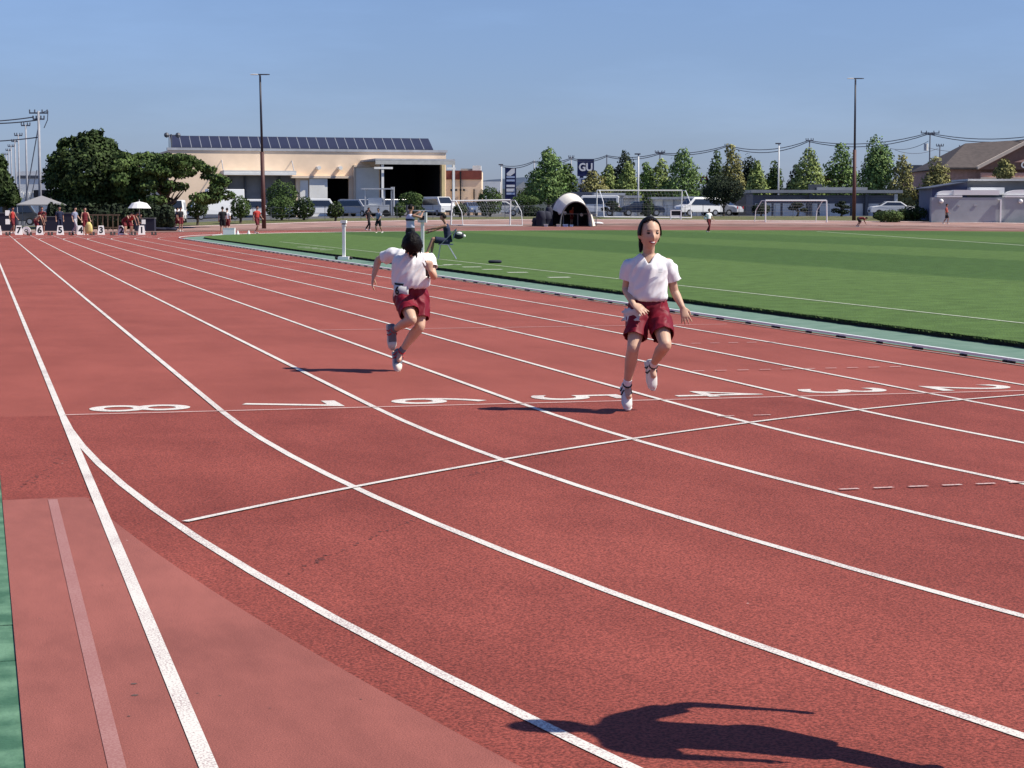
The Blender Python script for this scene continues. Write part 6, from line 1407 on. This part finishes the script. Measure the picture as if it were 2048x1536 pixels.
fig('woman in a dark red singlet holding a yellow bag right of lane board four', 170, 117, 1.68, .5, dict(elR=(.24, -.02, 1.12), wrR=(.28, -.12, .92)), SKIN, ('singlet', DRED), ('shorts', DRED), hair='short')
p = base(177, 116.6); o = MB().loft([(p+Vector((0, 0, z_)), RT0*w_, FH*.08) for z_, w_ in ((.12, .16), (.3, .24), (.6, .2), (.8, .08))], 12).build('yellow_bag', YEL, smooth=True); tag(o, 'pale yellow bag held low by the woman right of lane board four', 'bag')
fig('athlete in red crouching forward left of lane board one', 250, 120, 1.66, 1.35, bend, SKIN, ('singlet', DRED), ('shorts', DRED))
fig('athlete in bright red leaning forward beside lane board one', 262, 119, 1.70, 1.3, bend, SKIN2, ('singlet', RED_), ('shorts', DRED))
sitp = dict(pel=(0, .05, .50), hiL=(-.09, .03, .47), hiR=(.09, .03, .47), neck=(0, .02, .98), shL=(-.17, .02, .94), shR=(.17, .02, .94), head=(0, -.03, 1.16), knL=(-.12, -.38, .50), knR=(.12, -.38, .50), anL=(-.12, -.40, .09), anR=(.12, -.40, .09), toL=(-.12, -.55, .03), toR=(.12, -.55, .03), elL=(-.22, -.08, .72), wrL=(-.12, -.3, .62), elR=(.22, -.08, .72), wrR=(.12, -.3, .62))
fig('person in dark clothes sitting under the white parasol', 281, 133.5, 1.66, .6, sitp, SKIN2, ('tee', BLACK_), ('long', NAVY_))
t = thing('stool', 'small dark stool under the person below the parasol', 'stool', base(281, 133.5), 0); MB().box(-.2, .2, -.2, .2, .40, .43).build('seat', DKC, t)
for x_, y_ in ((-.17, -.17), (.17, -.17), (-.17, .17), (.17, .17)): MB().tube([(x_, y_, 0), (x_, y_, .4)], .015, 5).build('leg', GPAN, t)
p = base(287, 132.9); tag(MB().box(p.x-.13, p.x+.13, p.y-.01, p.y+.01, .55, .85).build('white_paper', BW), 'white sheet held by the person under the parasol', 'paper')
fig('athlete in a dark top and maroon shorts in the shade of the spreading tree', 361, 136, 1.72, .8, {}, SKIN2, ('tee', BLACK_), ('shorts', DRED))
fig('second shaded athlete just left of the dark topped one', 354, 139, 1.68, 2.0, walkp, SKIN2, ('tee', NAVY_), ('shorts', DRED))
fig('athlete in black with a white back stripe, seen from behind by the white box', 445, 122, 1.74, 3.3, {}, SKIN2, ('tee', BLACK_), ('shorts', BLACK_))
fig('athlete in white standing just right of the black clad one', 454, 124, 1.66, 2.9, {}, SKIN, ('tee', WHT), ('shorts', DRED))
fig('runner in bright red standing left of the left mast', 514, 124, 1.80, .9, walkp, SKIN2, ('tee', RED_), ('shorts', DRED))
fig('walker in dark clothes left of the two walkers near the silver minivan', 737, 141, 1.68, 1.2, walkp, SKIN2, ('tee', BLACK_), ('long', BLACK_))
fig('walker in a grey top and black shorts, right one of the two walkers', 757, 126, 1.66, -.6, walkp, SKIN2, ('tee', GREYB), ('shorts', BLACK_))
fig('helper in an orange shirt inside the dome tent', 1143, 157, 1.62, .9, dict(head=(0, -.12, 1.50), neck=(0, -.06, 1.34), shL=(-.17, -.05, 1.30), shR=(.17, -.05, 1.30)), SKIN2, ('tee', ORANGE), ('shorts', DRED))
fig('walker in a white shirt and dark red shorts on the far track', 1418, 134, 1.66, .7, walkp, SKIN2, ('tee', WHT), ('long', DRED), org=G(1418, 459, 0) if 0 else None)
p = base(1411, 134)+Vector((0, 0, 1.0)); tag(MB().ball(p, .12, 14).build('white_ball', BW, smooth=True), 'white ball held by the walker on the far track', 'ball')
fig('person bending low in dark red at the foot of the right mast', 1722, 158, 1.6, 1.5, dict(pel=(0, .25, .72), hiL=(-.09, .25, .68), hiR=(.09, .25, .68), neck=(0, -.3, .74), shL=(-.17, -.26, .76), shR=(.17, -.26, .76), head=(0, -.46, .72), hf=(0, -.6, -.8), hu=(0, -.8, .6), elL=(-.2, -.3, .5), wrL=(-.15, -.4, .3), elR=(.2, -.3, .5), wrR=(.15, -.4, .3), knL=(-.1, -.02, .42), knR=(.1, .1, .40), anL=(-.1, .25, .09), anR=(.1, .35, .09), toL=(-.1, .08, .03), toR=(.1, .18, .03)), SKIN2, ('tee', DRED), ('shorts', BLACK_))
fig('man in a brick red shirt walking along the stucco wall', 1893, 163, 1.72, 1.3, walkp, SKIN2, ('tee', BROWNR), ('shorts', BLACK_))
# standing athlete with raised arms beside the gauge post, seated athlete on the chair
VB = .010
org = G(821, 521, TZT)
t = fig('standing athlete in a pale singlet with raised arms, behind the bowed runner', 0, 0, 1.66, 2.3, dict(elL=(-.30, -.16, 1.30), wrL=(-.16, -.34, 1.42), elR=(.30, -.18, 1.28), wrR=(.14, -.36, 1.42)), SKIN2, ('singlet', mat('singlet_pale', (.55, .58, .70), .85, .05, 4)), ('shorts', BLACK_), org=org, vox=VB, group='athletes on the infield')
kk = 1.66/1.7; MB().loft([((0, .01*kk, z_*kk), (.165*kk, 0, 0), (0, .118*kk, 0)) for z_ in (1.20, 1.26)], 20, cap=False).build('navy_chest_band', NAVY_, t, smooth=True)
ch = ch_p
sit2 = dict(sitp); sit2.update(pel=(0, .06, .54), hiL=(-.09, .05, .52), hiR=(.09, .05, .52), neck=(0, -.02, 1.05), shL=(-.19, -.03, 1.0), shR=(.19, -.03, 1.0), head=(0, -.10, 1.24), knL=(-.16, -.42, .56), knR=(.20, -.40, .60), anL=(-.16, -.46, .10), anR=(.24, -.62, .10), toL=(-.16, -.62, .04), toR=(.25, -.78, .04), elL=(-.20, -.30, .88), wrL=(-.14, -.50, .80), elR=(.22, -.30, .92), wrR=(.14, -.50, .88), hf=(0, -1, -.2), hu=(0, -.2, 1))
fig('seated athlete in a navy singlet reaching forward from the folding chair', 0, 0, 1.74, R_(-90), sit2, SKIN2, ('singlet', NAVY_), ('shorts', NAVY_), org=ch+RT0*.0, vox=VB, group='athletes on the infield')
# ---- runner beyond the right edge of the photo, whose shadow falls across the corner
shv = Vector((math.cos(R_(SH_AZ)), math.sin(R_(SH_AZ)), 0))/math.tan(R_(SUN_EL))
OX = .195
def SJ(u, v, z): p = G(u, v, 0)-shv*z+RT0*OX; return Vector((p.x, p.y, z))
sj = dict(head=SJ(975, 1455, 1.82), neck=SJ(1075, 1462, 1.62), shL=SJ(1110, 1442, 1.55), shR=SJ(1105, 1492, 1.55), elL=SJ(1255, 1410, 1.32), wrL=SJ(1405, 1420, 1.14), elR=SJ(1215, 1515, 1.28), wrR=SJ(1340, 1521, 1.10),
          pel=SJ(1330, 1478, 1.12), hiL=SJ(1360, 1465, 1.06), hiR=SJ(1360, 1490, 1.06), knL=SJ(1500, 1496, .80), anL=SJ(1690, 1535, .56), toL=SJ(1750, 1552, .44), knR=SJ(1530, 1508, .72), anR=SJ(1760, 1562, .40), toR=SJ(1840, 1580, .30))
o_ = Vector((sj['anR'].x, sj['anR'].y, 0)); JJ = {a: tuple(b_-o_) for a, b_ in sj.items()}
person('striding runner just outside the right edge, seen only as a foreground shadow', o_, 0, JJ, 1, (JJ['head'], -RT0-Vector((0, 0, .1)), (-.1, 0, 1), 1.0), H=1.75, top=('tee', SHIRT), bottom=('shorts', MAROON), vox=.012, cvox=.013, detail=False, hair='short', k=.90)
